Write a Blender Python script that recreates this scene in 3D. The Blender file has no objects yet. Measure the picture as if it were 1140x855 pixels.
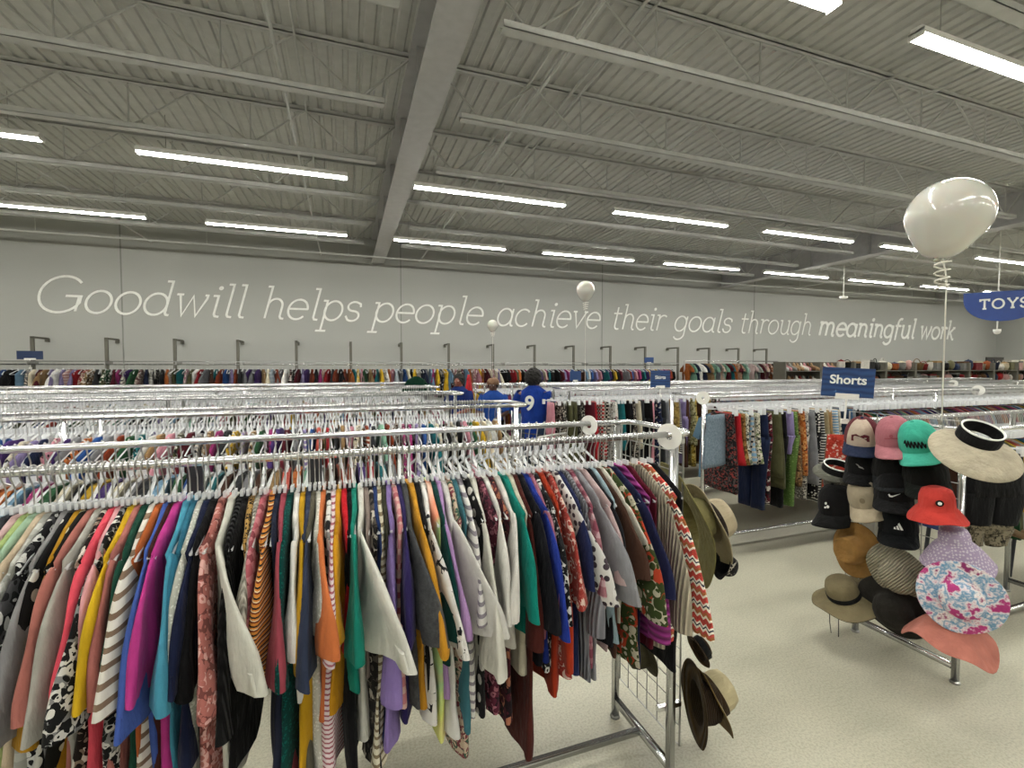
import bpy, math, random
from mathutils import Vector, Matrix
PI = math.pi
SC = bpy.context.scene
COL = SC.collection
# ------------------------------------------------------------------ camera
YAW, PITCH, FPX, EYE = math.radians(19.5), math.radians(-2.1), 523.0, 1.75
cam_data = bpy.data.cameras.new('camera')
cam = bpy.data.objects.new('camera', cam_data)
COL.objects.link(cam)
cam.location = (0, 0, EYE)
cam.rotation_euler = (PI / 2 + PITCH, 0, -YAW)
cam_data.sensor_width = 36.0
cam_data.lens = FPX / 1140 * 36.0
cam_data.clip_start = 0.02
SC.camera = cam
_F = Vector((math.sin(YAW) * math.cos(PITCH), math.cos(YAW) * math.cos(PITCH), math.sin(PITCH)))
_R = Vector((math.cos(YAW), -math.sin(YAW), 0))
_U = _R.cross(_F)
def ray(px, py):
    return _F + _R * ((px - 570) / FPX) + _U * ((427.5 - py) / FPX)
def onY(px, py, Y):          # the place that stands at distance Y on this line of sight
    d = ray(px, py); k = Y / d.y
    return Vector((d.x * k, Y, EYE + d.z * k))
def onX(px, py, X):
    d = ray(px, py); k = X / d.x
    return Vector((X, d.y * k, EYE + d.z * k))
def Xat(px, Y):
    return onY(px, 408, Y).x

# ------------------------------------------------------------------ mesh builder
class MB:
    def __init__(s):
        s.v = []; s.f = []; s.m = []; s.T = None
    def add(s, vs, fs, mi=0):
        b = len(s.v)
        if s.T is not None:
            vs = [s.T @ Vector(v) for v in vs]
        s.v += [tuple(v) for v in vs]
        s.f += [tuple(i + b for i in f) for f in fs]
        s.m += [mi] * len(fs)
    def box(s, x0, x1, y0, y1, z0, z1, mi=0):
        s.add([(x0,y0,z0),(x1,y0,z0),(x1,y1,z0),(x0,y1,z0),(x0,y0,z1),(x1,y0,z1),(x1,y1,z1),(x0,y1,z1)],
              [(0,3,2,1),(4,5,6,7),(0,1,5,4),(1,2,6,5),(2,3,7,6),(3,0,4,7)], mi)
    def tube(s, pts, r, n=8, closed=False, mi=0, flat=None, cap=True):
        pts = [Vector(p) for p in pts]; N = len(pts)
        rs = r if isinstance(r, (list, tuple)) else [r] * N
        vs = []; up0 = None
        for i, p in enumerate(pts):
            if closed: d = pts[(i+1) % N] - pts[i-1]
            elif i == 0: d = pts[1] - p
            elif i == N-1: d = p - pts[-2]
            else: d = (pts[i+1]-p).normalized() + (p-pts[i-1]).normalized()
            if d.length < 1e-9: d = Vector((0,0,1))
            d.normalize()
            if up0 is None:
                up0 = Vector((0,0,1)) if abs(d.z) < .9 else Vector((1,0,0))
            a = up0 - d * up0.dot(d)
            if a.length < 1e-6: a = d.orthogonal()
            a.normalize(); b = d.cross(a); up0 = a
            fl = flat or 1.0
            for k in range(n):
                t = 2*PI*k/n
                vs.append(p + a*math.cos(t)*rs[i] + b*math.sin(t)*rs[i]*fl)
        fs = []
        for i in range(N if closed else N-1):
            j = (i+1) % N
            for k in range(n):
                fs.append((i*n+k, i*n+(k+1)%n, j*n+(k+1)%n, j*n+k))
        if not closed and cap:
            fs.append(tuple(range(n))[::-1]); fs.append(tuple((N-1)*n+k for k in range(n)))
        s.add(vs, fs, mi)
    def lathe(s, prof, n=24, mi=0, wob=None, sy=1.0, cap=False):
        vs = []; fs = []
        for i, (r, z) in enumerate(prof):
            for k in range(n):
                t = 2*PI*k/n
                dz = wob(t, r) if wob else 0
                vs.append((r*math.cos(t), r*sy*math.sin(t), z + dz))
        for i in range(len(prof)-1):
            for k in range(n):
                fs.append((i*n+k, i*n+(k+1)%n, (i+1)*n+(k+1)%n, (i+1)*n+k))
        if cap:
            fs.append(tuple(range(n))[::-1]); fs.append(tuple((len(prof)-1)*n+k for k in range(n)))
        s.add(vs, fs, mi)
    def loft(s, rings, mi=0, cap=True):
        n = len(rings[0]); vs = [p for r in rings for p in r]; fs = []
        for i in range(len(rings)-1):
            for k in range(n):
                fs.append((i*n+k, i*n+(k+1)%n, (i+1)*n+(k+1)%n, (i+1)*n+k))
        if cap:
            fs.append(tuple(range(n))[::-1]); fs.append(tuple((len(rings)-1)*n+k for k in range(n)))
        s.add(vs, fs, mi)
    def prism(s, poly, y0, y1, mi=0):      # poly in (x, z), extruded over y
        n = len(poly)
        vs = [(x, y0, z) for x, z in poly] + [(x, y1, z) for x, z in poly]
        fs = [tuple(range(n)), tuple(range(n, 2*n))[::-1]]
        fs += [(i, i+n, (i+1)%n+n, (i+1)%n) for i in range(n)]
        s.add(vs, fs, mi)
    def mesh(s, name, smooth=False):
        me = bpy.data.meshes.new(name)
        me.from_pydata(s.v, [], s.f)
        if any(s.m): me.polygons.foreach_set('material_index', s.m)
        if smooth: me.polygons.foreach_set('use_smooth', [True]*len(s.f))
        me.update()
        return me
    def build(s, name, mats, parent=None, smooth=False, autos=None):
        me = s.mesh(name, smooth)
        for m in (mats if isinstance(mats, (list, tuple)) else [mats]): me.materials.append(m)
        o = bpy.data.objects.new(name, me); COL.objects.link(o)
        if parent is not None: o.parent = parent
        return o
def box(x0,x1,y0,y1,z0,z1):
    b = MB(); b.box(x0,x1,y0,y1,z0,z1); return b
def empty(name, loc=(0,0,0), rz=0.0):
    o = bpy.data.objects.new(name, None); COL.objects.link(o)
    o.location = loc; o.rotation_euler = (0,0,rz); o.empty_display_size = .05
    return o
LABELS = {}
def tag(o, label, cat, group=None, kind=None):
    if group is None and kind is None:
        k = label; n = 1
        assert k not in LABELS, 'same label: ' + k
        LABELS[k] = 1
    if not 4 <= len(label.split()) <= 16: print('LABEL LENGTH', label)
    o['label'] = label; o['category'] = cat
    if group: o['group'] = group
    if kind: o['kind'] = kind
    return o
def struct(o, label=None):
    o['kind'] = 'structure'
    return o
def copy_tree(o, parent=None):
    c = o.copy(); COL.objects.link(c)
    if parent is not None: c.parent = parent
    for ch in list(o.children): copy_tree(ch, c)
    return c
def use_mesh(name, me, mat, parent=None, loc=(0,0,0), rot=(0,0,0), scale=None):
    if not me.materials: me.materials.append(None)
    o = bpy.data.objects.new(name, me); COL.objects.link(o)
    o.material_slots[0].link = 'OBJECT'; o.material_slots[0].material = mat
    o.location = loc; o.rotation_euler = rot
    if scale: o.scale = scale
    if parent is not None: o.parent = parent
    return o

# ------------------------------------------------------------------ materials
def lin(h):
    h = h.lstrip('#'); out = []
    for i in (0,2,4):
        c = int(h[i:i+2],16)/255
        out.append(c/12.92 if c <= .04045 else ((c+.055)/1.055)**2.4)
    return (*out, 1)
def base(name, rough=.6, metal=0.0, spec=.5):
    m = bpy.data.materials.new(name); m.use_nodes = True
    nt = m.node_tree; b = nt.nodes['Principled BSDF']
    b.inputs['Roughness'].default_value = rough
    b.inputs['Metallic'].default_value = metal
    b.inputs['Specular IOR Level'].default_value = spec
    return m, nt, b
def N(nt, t, **kw):
    n = nt.nodes.new(t)
    for k, v in kw.items(): setattr(n, k, v)
    return n
def coords(nt, sc=(1,1,1), rot=(0,0,0), loc=(0,0,0)):
    tc = N(nt,'ShaderNodeTexCoord'); mp = N(nt,'ShaderNodeMapping')
    mp.inputs['Scale'].default_value = sc; mp.inputs['Rotation'].default_value = rot; mp.inputs['Location'].default_value = loc
    nt.links.new(tc.outputs['Object'], mp.inputs['Vector']); return mp.outputs['Vector']
def ramp(nt, fac, stops, interp='CONSTANT'):
    r = N(nt,'ShaderNodeValToRGB'); r.color_ramp.interpolation = interp
    e = r.color_ramp.elements
    e[0].position = stops[0][0]; e[0].color = lin(stops[0][1])
    e[1].position = stops[1][0]; e[1].color = lin(stops[1][1])
    for p, c in stops[2:]:
        x = e.new(p); x.color = lin(c)
    nt.links.new(fac, r.inputs['Fac']); return r.outputs['Color']
def noise(nt, vec, scale, detail=2.0, rough=.5):
    n = N(nt,'ShaderNodeTexNoise'); n.inputs['Scale'].default_value = scale
    n.inputs['Detail'].default_value = detail; n.inputs['Roughness'].default_value = rough
    nt.links.new(vec, n.inputs['Vector']); return n.outputs['Fac']
def bump(nt, b, h, strength=.3, dist=.01):
    n = N(nt,'ShaderNodeBump'); n.inputs['Strength'].default_value = strength; n.inputs['Distance'].default_value = dist
    nt.links.new(h, n.inputs['Height']); nt.links.new(n.outputs['Normal'], b.inputs['Normal'])
def math_(nt, op, a, v=None, v2=None):
    n = N(nt,'ShaderNodeMath', operation=op)
    nt.links.new(a, n.inputs[0])
    if v is not None:
        if isinstance(v, (int,float)): n.inputs[1].default_value = v
        else: nt.links.new(v, n.inputs[1])
    return n.outputs[0]
_plain = {}
def plain(name, hexc, rough=.6, metal=0.0, spec=.5, nb=None):
    k = (name, hexc, rough, metal)
    if k in _plain: return _plain[k]
    m, nt, b = base(name, rough, metal, spec)
    if nb:
        v = coords(nt)
        f = noise(nt, v, nb[0], 3)
        bump(nt, b, f, nb[1], .01)
    v2 = coords(nt); f2 = noise(nt, v2, 9.0, 2)
    c = lin(hexc)
    r = N(nt,'ShaderNodeValToRGB'); e = r.color_ramp.elements
    e[0].position = .3; e[1].position = .7
    e[0].color = (c[0]*.93, c[1]*.93, c[2]*.93, 1); e[1].color = (min(1,c[0]*1.05), min(1,c[1]*1.05), min(1,c[2]*1.05), 1)
    nt.links.new(f2, r.inputs['Fac']); nt.links.new(r.outputs['Color'], b.inputs['Base Color'])
    _plain[k] = m; return m
def emit(name, hexc, strength):
    m, nt, b = base(name)
    b.inputs['Base Color'].default_value = lin(hexc)
    b.inputs['Emission Color'].default_value = lin(hexc)
    b.inputs['Emission Strength'].default_value = strength
    return m
_fab = {}
def fabric(pat, *cols, scale=1.0):
    if isinstance(cols[-1], (int, float)): scale = cols[-1]; cols = cols[:-1]
    k = (pat, cols, scale)
    if k in _fab: return _fab[k]
    cols = tuple('#%02x%02x%02x' % tuple(int(int(h[i:i+2],16)*.86) for i in (1,3,5)) for h in cols)
    m, nt, b = base('cloth_' + pat, .9, 0, .1)
    b.inputs['Sheen Weight'].default_value = .04
    out = None
    c0 = cols[0]; c1 = cols[1] if len(cols) > 1 else c0
    c2 = cols[2] if len(cols) > 2 else c1
    if pat in ('plain','ribbed','cable'):
        v = coords(nt); f = noise(nt, v, 14, 3)
        c = lin(c0)
        r = N(nt,'ShaderNodeValToRGB'); e = r.color_ramp.elements
        e[0].position=.3; e[1].position=.7
        e[0].color=(c[0]*.85,c[1]*.85,c[2]*.85,1); e[1].color=(min(1,c[0]*1.1),min(1,c[1]*1.1),min(1,c[2]*1.1),1)
        nt.links.new(f, r.inputs['Fac']); out = r.outputs['Color']
        if pat == 'plain':
            bump(nt, b, noise(nt, coords(nt,(1,1,.35)), 26, 4), .8, .02)
        else:
            w = N(nt,'ShaderNodeTexWave', wave_type='BANDS', bands_direction='Z' if pat=='cable' else 'X')
            w.inputs['Scale'].default_value = 22*scale; w.inputs['Distortion'].default_value = .3
            nt.links.new(coords(nt), w.inputs['Vector']); bump(nt, b, w.outputs['Fac'], .9, .012)
            mx = N(nt,'ShaderNodeMixRGB', blend_type='MULTIPLY'); mx.inputs['Fac'].default_value=.45
            nt.links.new(out, mx.inputs[1]); nt.links.new(w.outputs['Fac'], mx.inputs[2]); out = mx.outputs[0]
    elif pat in ('striped','fine_striped','multi_striped','vertical_striped','diagonal_striped'):
        rot = (0,0,0)
        if pat == 'diagonal_striped': rot = (0,.5,0)
        v = coords(nt, rot=rot)
        sp = N(nt,'ShaderNodeSeparateXYZ'); nt.links.new(v, sp.inputs[0])
        ax = sp.outputs['X'] if pat == 'vertical_striped' else sp.outputs['Z']
        wv = noise(nt, v, 6, 1)
        a = math_(nt,'MULTIPLY_ADD', ax, {'fine_striped':75,'vertical_striped':40}.get(pat,38)*scale)
        a.node.inputs[2].default_value = 0
        a = math_(nt,'ADD', a, math_(nt,'MULTIPLY', wv, .8))
        f = math_(nt,'FRACT', a)
        if pat == 'multi_striped':
            out = ramp(nt, f, [(0,c0),(.3,c1),(.5,c2),(.62,c0),(.8,'#202020')])
        else:
            out = ramp(nt, f, [(0,c0),(.62,c1)])
        bump(nt, b, noise(nt, coords(nt,(1,1,.35)), 28, 3), .4, .012)
    elif pat == 'plaid':
        v = coords(nt); sp = N(nt,'ShaderNodeSeparateXYZ'); nt.links.new(v, sp.inputs[0])
        fx = math_(nt,'LESS_THAN', math_(nt,'FRACT', math_(nt,'MULTIPLY', sp.outputs['X'], 22*scale)), .4)
        fz = math_(nt,'LESS_THAN', math_(nt,'FRACT', math_(nt,'MULTIPLY', sp.outputs['Z'], 22*scale)), .4)
        s_ = math_(nt,'MULTIPLY', math_(nt,'ADD', fx, fz), .5)
        out = ramp(nt, s_, [(0,c0),(.3,c1),(.8,c2)])
    elif pat == 'dotted':
        vo = N(nt,'ShaderNodeTexVoronoi'); vo.inputs['Scale'].default_value = 30*scale; vo.inputs['Randomness'].default_value = .45
        nt.links.new(coords(nt), vo.inputs['Vector'])
        out = ramp(nt, vo.outputs['Distance'], [(0,c1),(.36,c0)])
    elif pat in ('floral','printed','leopard','lace'):
        v = coords(nt)
        vo = N(nt,'ShaderNodeTexVoronoi'); vo.inputs['Scale'].default_value = {'floral':62,'printed':42,'leopard':85,'lace':110}[pat]*scale
        mxv = N(nt,'ShaderNodeMixRGB', blend_type='ADD'); mxv.inputs['Fac'].default_value = .03
        nn = N(nt,'ShaderNodeTexNoise'); nn.inputs['Scale'].default_value = 22*scale; nt.links.new(v, nn.inputs['Vector'])
        nt.links.new(v, mxv.inputs[1]); nt.links.new(nn.outputs['Color'], mxv.inputs[2])
        nt.links.new(mxv.outputs[0], vo.inputs['Vector'])
        sp = N(nt,'ShaderNodeSeparateColor'); nt.links.new(vo.outputs['Color'], sp.inputs[0])
        a = math_(nt,'ADD', math_(nt,'MULTIPLY', sp.outputs[0], .75), math_(nt,'MULTIPLY', vo.outputs['Distance'], .35))
        if pat == 'lace': out = ramp(nt, vo.outputs['Distance'], [(0,c0),(.35,c1)])
        elif pat == 'leopard': out = ramp(nt, vo.outputs['Distance'], [(0,c1),(.22,c0),(.45,c1)])
        else: out = ramp(nt, a, [(0,c0),(.45,c1),(.62,c0),(.78,c2)])
    elif pat == 'fairisle':
        v = coords(nt); sp = N(nt,'ShaderNodeSeparateXYZ'); nt.links.new(v, sp.inputs[0])
        zig = math_(nt,'ABSOLUTE', math_(nt,'SUBTRACT', math_(nt,'FRACT', math_(nt,'MULTIPLY', sp.outputs['X'], 40)), .5))
        a = math_(nt,'FRACT', math_(nt,'ADD', math_(nt,'MULTIPLY', sp.outputs['Z'], 14), math_(nt,'MULTIPLY', zig, .35)))
        out = ramp(nt, a, [(0,'#b8443c'),(.18,'#e6dccb'),(.3,'#a8663c'),(.45,'#c9564d'),(.6,'#efe8da'),(.72,'#2e3548'),(.8,'#efe8da'),(.9,'#c4473f')])
        bump(nt, b, noise(nt, v, 200, 1), .8, .01)
    elif pat == 'tiedye':
        v = coords(nt); f = noise(nt, v, 9*scale, 4, .65)
        out = ramp(nt, f, [(.0,'#7c2350'),(.42,'#b0407c'),(.47,'#e8dfe2'),(.53,'#5d8fb5'),(.6,'#e9e2e0'),(.66,'#8a3566')], 'LINEAR')
    elif pat == 'ombre':
        v = coords(nt); f = noise(nt, v, 5, 1)
        out = ramp(nt, f, [(.3,'#d8b9a0'),(.42,'#c8cf6e'),(.52,'#9fc08c'),(.62,'#d98a6c'),(.75,'#e4c6b4')], 'LINEAR')
    elif pat == 'denim':
        v = coords(nt); f = noise(nt, v, 60, 4, .7)
        out = ramp(nt, f, [(.3,c0),(.7,c1)], 'LINEAR')
        bump(nt, b, f, .3, .01)
    nt.links.new(out, b.inputs['Base Color'])
    _fab[k] = m; return m

M = {}
def mk_mats():
    M['steel'] = plain('painted_steel', '#bdbeba', .55)
    M['girder'] = plain('painted_girder_steel', '#b4b3b3', .5)
    m, nt, b = base('chrome', .22, 1.0)
    b.inputs['Base Color'].default_value = (.72,.73,.74,1); M['chrome'] = m
    m, nt, b = base('brushed_steel', .42, 1.0)
    b.inputs['Base Color'].default_value = (.42,.42,.40,1); M['brushed'] = m
    M['dark_metal'] = plain('dark_grey_metal', '#33353a', .45, .3)
    m, nt, b = base('clear_plastic', .12, 0, .9)
    b.inputs['Base Color'].default_value = (.9,.92,.94,1); b.inputs['Alpha'].default_value = .6
    M['clear'] = m
    M['white_plastic'] = plain('white_plastic', '#e4e3dd', .35)
    M['wall_white'] = plain('white_wall_paint', '#e6e7e2', .6)
    M['sign_blue'] = plain('sign_blue', '#162a4e', .4)
    M['post'] = plain('grey_bronze_metal', '#5f5d54', .5, .2)
    M['sign_bright'] = plain('sign_bright_blue', '#1b3d86', .4)
    m, nt, b = base('white_latex', .16); b.inputs['Base Color'].default_value = lin('#c6c4bc'); M['balloon'] = m
    b.inputs['Subsurface Weight'].default_value = .15; b.inputs['Coat Weight'].default_value = .5
    M['ribbon'] = plain('white_ribbon', '#e9e6dc', .3)
    # floor: ground and sealed concrete
    m, nt, b = base('sealed_concrete', .28, 0, .45)
    v = coords(nt)
    c = ramp(nt, noise(nt, v, 1.1, 6, .6), [(.3,'#aaa897'),(.55,'#bab7a5'),(.75,'#c3c0ae')], 'LINEAR')
    sp = ramp(nt, noise(nt, v, 90, 3, .7), [(.36,'#77776e'),(.58,'#ffffff')], 'LINEAR')
    mx = N(nt,'ShaderNodeMixRGB', blend_type='MULTIPLY'); mx.inputs['Fac'].default_value=.32
    nt.links.new(c, mx.inputs[1]); nt.links.new(sp, mx.inputs[2]); nt.links.new(mx.outputs[0], b.inputs['Base Color'])
    rr = N(nt,'ShaderNodeMapRange'); rr.inputs['To Min'].default_value=.2; rr.inputs['To Max'].default_value=.5
    nt.links.new(noise(nt, v, 2.2, 5, .6), rr.inputs['Value']); nt.links.new(rr.outputs[0], b.inputs['Roughness'])
    bump(nt, b, noise(nt, v, 60, 3), .05, .005)
    M['floor'] = m
    # painted concrete wall
    m, nt, b = base('grey_wall_paint', .75, 0, .3)
    v = coords(nt)
    c = ramp(nt, noise(nt, v, .5, 3), [(.3,'#a0a19c'),(.7,'#a5a6a1')], 'LINEAR')
    nt.links.new(c, b.inputs['Base Color']); bump(nt, b, noise(nt, v, 25, 4), .12, .01)
    M['wall'] = m
    M['deck'] = plain('painted_steel_deck', '#bbbbb6', .6)
    M['lamp'] = emit('lamp_diffuser', '#fffdf4', 36.0)
    M['skin'] = plain('dark_brown_skin', '#6b4632', .5)
    M['hair'] = plain('black_hair', '#14110f', .8, nb=(60,1.0))
    M['jersey'] = fabric('plain', '#1f3f9c')
    M['black'] = fabric('plain', '#1b1b1d')
mk_mats()

# ------------------------------------------------------------------ the room
WY = 12.85; XL, XR, YB = -13.0, 27.9, -9.0; ZC = 5.08
def room():
    o = box(XL-.2, XR+.2, YB-.2, WY+.2, -.2, 0).build('floor', M['floor']); struct(o)
    o = box(XL-.2, XR+.2, WY, WY+.2, 0, ZC+.3).build('wall_back', M['wall']); struct(o)
    o = box(XR, XR+.2, YB, WY, 0, ZC+.3).build('wall_right', M['wall']); struct(o)
    o = box(XL-.2, XL, YB, WY, 0, ZC+.3).build('wall_left', M['wall']); struct(o)
    o = box(XL, XR, YB-.2, YB, 0, ZC+.3).build('wall_front', M['wall']); struct(o)
    # fluted deck: the flutes run from front to back
    b = MB(); p = .152; x = XL; prof = []; fd = .022
    while x < XR:
        prof += [(x, ZC), (x+.085, ZC), (x+.1, ZC+fd), (x+.137, ZC+fd)]
        x += p
    prof.append((XR, ZC))
    vs = []; fs = []
    for (px, pz) in prof: vs += [(px, YB, pz), (px, WY, pz)]
    for i in range(len(prof)-1): fs.append((2*i, 2*i+1, 2*i+3, 2*i+2))
    b.add(vs, fs)
    b.box(XL-.2, XR+.2, YB-.2, WY+.2, ZC+.06, ZC+.2)
    struct(b.build('ceiling', M['deck']))
    # panel joints of the back wall
    for i, x in enumerate([Xat(447, WY), Xat(447, WY)+6.1, Xat(447, WY)+12.2, Xat(447, WY)-6.1]):
        struct(box(x-.012, x+.012, WY-.006, WY+.01, 0, ZC).build('trim_%d' % (i+1), plain('joint_sealant', '#7f817c', .8)))
    struct(box(XL, XR, WY-.015, WY, 0, .12).build('baseboard_back', plain('baseboard_rubber', '#3c3d3e', .6)))
room()

GX = [.83, 12.15, 23.5, -10.5]
def girders():
    names = ['deep grey steel girder crossing the ceiling left of centre',
             'grey steel girder crossing the ceiling near the big balloon',
             'grey steel girder crossing the ceiling at the far right, beyond the toys sign',
             'grey steel girder at the far left end of the ceiling']
    for gx, nm in zip(GX, names):
        r = empty('steel_girder', (gx, 0, 4.46)); tag(r, nm, 'beam')
        w = .155
        b = MB(); b.box(-w, w, YB+.01, WY-.01, 0, .022); b.build('bottom_flange', M['girder'], r)
        b = MB(); b.box(-.012, .012, YB+.01, WY-.01, .022, ZC-4.46-.03); b.build('web_plate', M['girder'], r)
        b = MB(); b.box(-w, w, YB+.01, WY-.01, ZC-4.46-.03, ZC-4.46-.002); b.build('top_flange', M['girder'], r)
        sm = box(-.1,.1, 0, .012, .022, ZC-4.46-.03).mesh('stiffener')
        for i in range(14): use_mesh('stiffener', sm, M['girder'], r, (0, YB+.5+1.5*i, 0))
girders()
JY = [11.15 - 1.48*i for i in range(12)]
def joist_mesh(x0, x1):
    zt = ZC-.002; zb = 4.5
    top = MB(); top.box(x0,x1,-.045,-.004,zt-.05,zt-.044+.004); top.box(x0,x1,-.045,-.038,zt-.05,zt)
    top.box(x0,x1,.004,.045,zt-.05,zt-.046); top.box(x0,x1,.038,.045,zt-.05,zt); top.box(x0,x1,-.05,.05,zt-.006,zt)
    bot = MB(); bot.box(x0+.25,x1-.25,-.055,.055,zb,zb+.006); bot.box(x0+.25,x1-.25,-.055,-.049,zb,zb+.06); bot.box(x0+.25,x1-.25,.049,.055,zb,zb+.06)
    bot.tube([(x0,0,zt-.05),(x0+.5,0,zb+.03)], .014, 6); bot.tube([(x1,0,zt-.05),(x1-.5,0,zb+.03)], .014, 6)
    web = MB(); n = max(2, round((x1-x0-1)/1.22)); s = (x1-x0-1)/n
    for i in range(n):
        a = x0+.5+i*s
        web.tube([(a,0,zb+.03),(a+s/2,0,zt-.04)], .012, 6)
        web.tube([(a+s/2,0,zt-.04),(a+s,0,zb+.03)], .012, 6)
        web.tube([(a+s,0,zb+.03),(a+s,0,zt-.04)], .009, 6)
    return top, bot, web
def joists():
    bays = [(GX[3]+.16, GX[0]-.16, 'left of the nearer girder'), (GX[0]+.16, GX[1]-.16, 'between the two visible girders'),
            (GX[1]+.16, GX[2]-.16, 'beyond the second girder, at the right')]
    ords = ['first','second','third','fourth','fifth','sixth','seventh','eighth','ninth','tenth','eleventh','twelfth']
    for x0, x1, where in bays:
        t, bo, w = joist_mesh(x0, x1)
        mt, mb_, mw = t.mesh('top_chord'), bo.mesh('bottom_chord'), w.mesh('web_rods')
        for i, y in enumerate(JY):
            r = empty('bar_joist', (0, y, 0))
            tag(r, 'grey open web roof joist %s, %s from back wall' % (where, ords[i]), 'joist', 'open web roof joists')
            use_mesh('top_chord', mt, M['steel'], r); use_mesh('bottom_chord', mb_, M['steel'], r); use_mesh('web_rods', mw, M['steel'], r)
    # bridging angles and conduit along the joists
    for i, (x, z, rr) in enumerate([(-.55,4.56,.016),(-4.1,4.56,.016),(-7.6,4.56,.016),(1.9,4.56,.02),(2.55,4.98,.018),(5.7,4.56,.018),(9.2,4.56,.018),(15.2,4.56,.018),(19.0,4.56,.018)]):
        b = MB(); b.tube([(x,YB+.1,z),(x,WY-.03,z)], rr, 6); b.tube([(x+.12,YB+.1,ZC-.09),(x+.12,WY-.03,ZC-.09)], rr*.8, 6)
        o = b.build('bridging_rod', M['steel'])
        tag(o, 'long grey bridging rods running front to back under the deck, %s set from left' % ords[i], 'ceiling rod', 'bridging rods')
    b = MB(); b.box(3.9,3.94,1.4,2.9,4.86,4.9)
    o = b.build('strut_channel', M['brushed']); tag(o, 'short perforated steel strut hung near the ceiling, upper right', 'channel')
    for k in range(22):
        h = box(3.905,3.935,1.45+k*.065,1.48+k*.065,4.855,4.861).build('slot', M['dark_metal'], o)
    # long conduit near the wall, at the height of the joist bottoms
    b = MB(); b.tube([(XL+.1,11.9,4.4),(XR-.1,11.9,4.4)], .02, 6)
    o = b.build('conduit_pipe', M['steel']); tag(o, 'long thin grey pipe along the ceiling in front of the back wall', 'pipe')
    sm = MB(); sm.tube([(0,0,0),(0,0,ZC-4.4-.01)], .006, 5); sm = sm.mesh('pipe_strap')
    for k in range(14): use_mesh('pipe_strap', sm, M['steel'], o, (XL+1.5+2.9*k, 11.9, 4.4))
    p = onY(939, 331, 9.2); b = MB(); b.tube([(0,0,0),(0,0,4.52-p.z)], .012, 6)
    r = empty('ceiling_sensor', p); tag(r, 'small white sensor hanging on a rod from the ceiling', 'sensor')
    b.build('rod', M['white_plastic'], r); s = MB(); s.lathe([(.001,.03),(.09,.03),(.1,0),(.09,-.04),(.001,-.05)], 12); s.build('sensor_head', M['white_plastic'], r, True)
joists()

def lights():
    h = MB(); h.box(0,2.44,-.062,.062,.03,.05); h.box(0,2.44,-.062,-.058,.004,.03); h.box(0,2.44,.058,.062,.004,.03); h.box(0,2.44,-.04,.04,.05,.075)
    for e in (0, 2.432): h.box(e,e+.008,-.058,.058,-.014,.045)
    hm = h.mesh('housing')
    d = MB(); pr = [(-.04,.038),(-.042,.034),(-.052,.012),(-.036,-.008),(0,-.014),(.036,-.008),(.052,.012),(.042,.034),(.04,.038)]
    for a, e in ((.0,1.212),):
        n = len(pr)
        d.add([(a,y,z) for y,z in pr]+[(e,y,z) for y,z in pr],
              [(i,i+n,i+1+n,i+1) for i in range(n-1)]+[tuple(range(n)),tuple(range(n,2*n))[::-1]])
    dm = d.mesh('diffuser')
    hg = MB()
    hg.tube([(0,0,.07),(0,0,.5)], .004, 5)
    hgm = hg.mesh('hanger_wire')
    rows = [(10.1,'row nearest the back wall',-3,8),(7.06,'second row from the back wall',-3,8),(2.55,'row above the front rack',-3,6),(-1.2,'row behind the viewer',-3,6),(-5.0,'row by the front wall',-3,6)]
    ords = ['first','second','third','fourth','fifth','sixth','seventh','eighth','ninth','tenth','eleventh','twelfth']
    for y, nm, a, e in rows:
        for j, k in enumerate(range(a, e)):
            x = .97 + 3.35*k
            if y == 2.55 and k < 0 : nm2 = nm + ' left side'
            else: nm2 = nm
            r = empty('ceiling_light', (x, y, 4.38))
            tag(r, 'long white strip light in the %s, %s from left' % (nm2, ords[j]), 'light', 'strip lights')
            use_mesh('housing', hm, M['white_plastic'], r); 
            for dx in (.01, 1.218): use_mesh('diffuser', dm, M['lamp'], r, (dx,0,0))
            for dx in (.3, 2.14): use_mesh('hanger_wire', hgm, M['brushed'], r, (dx,0,0))
lights()

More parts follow.
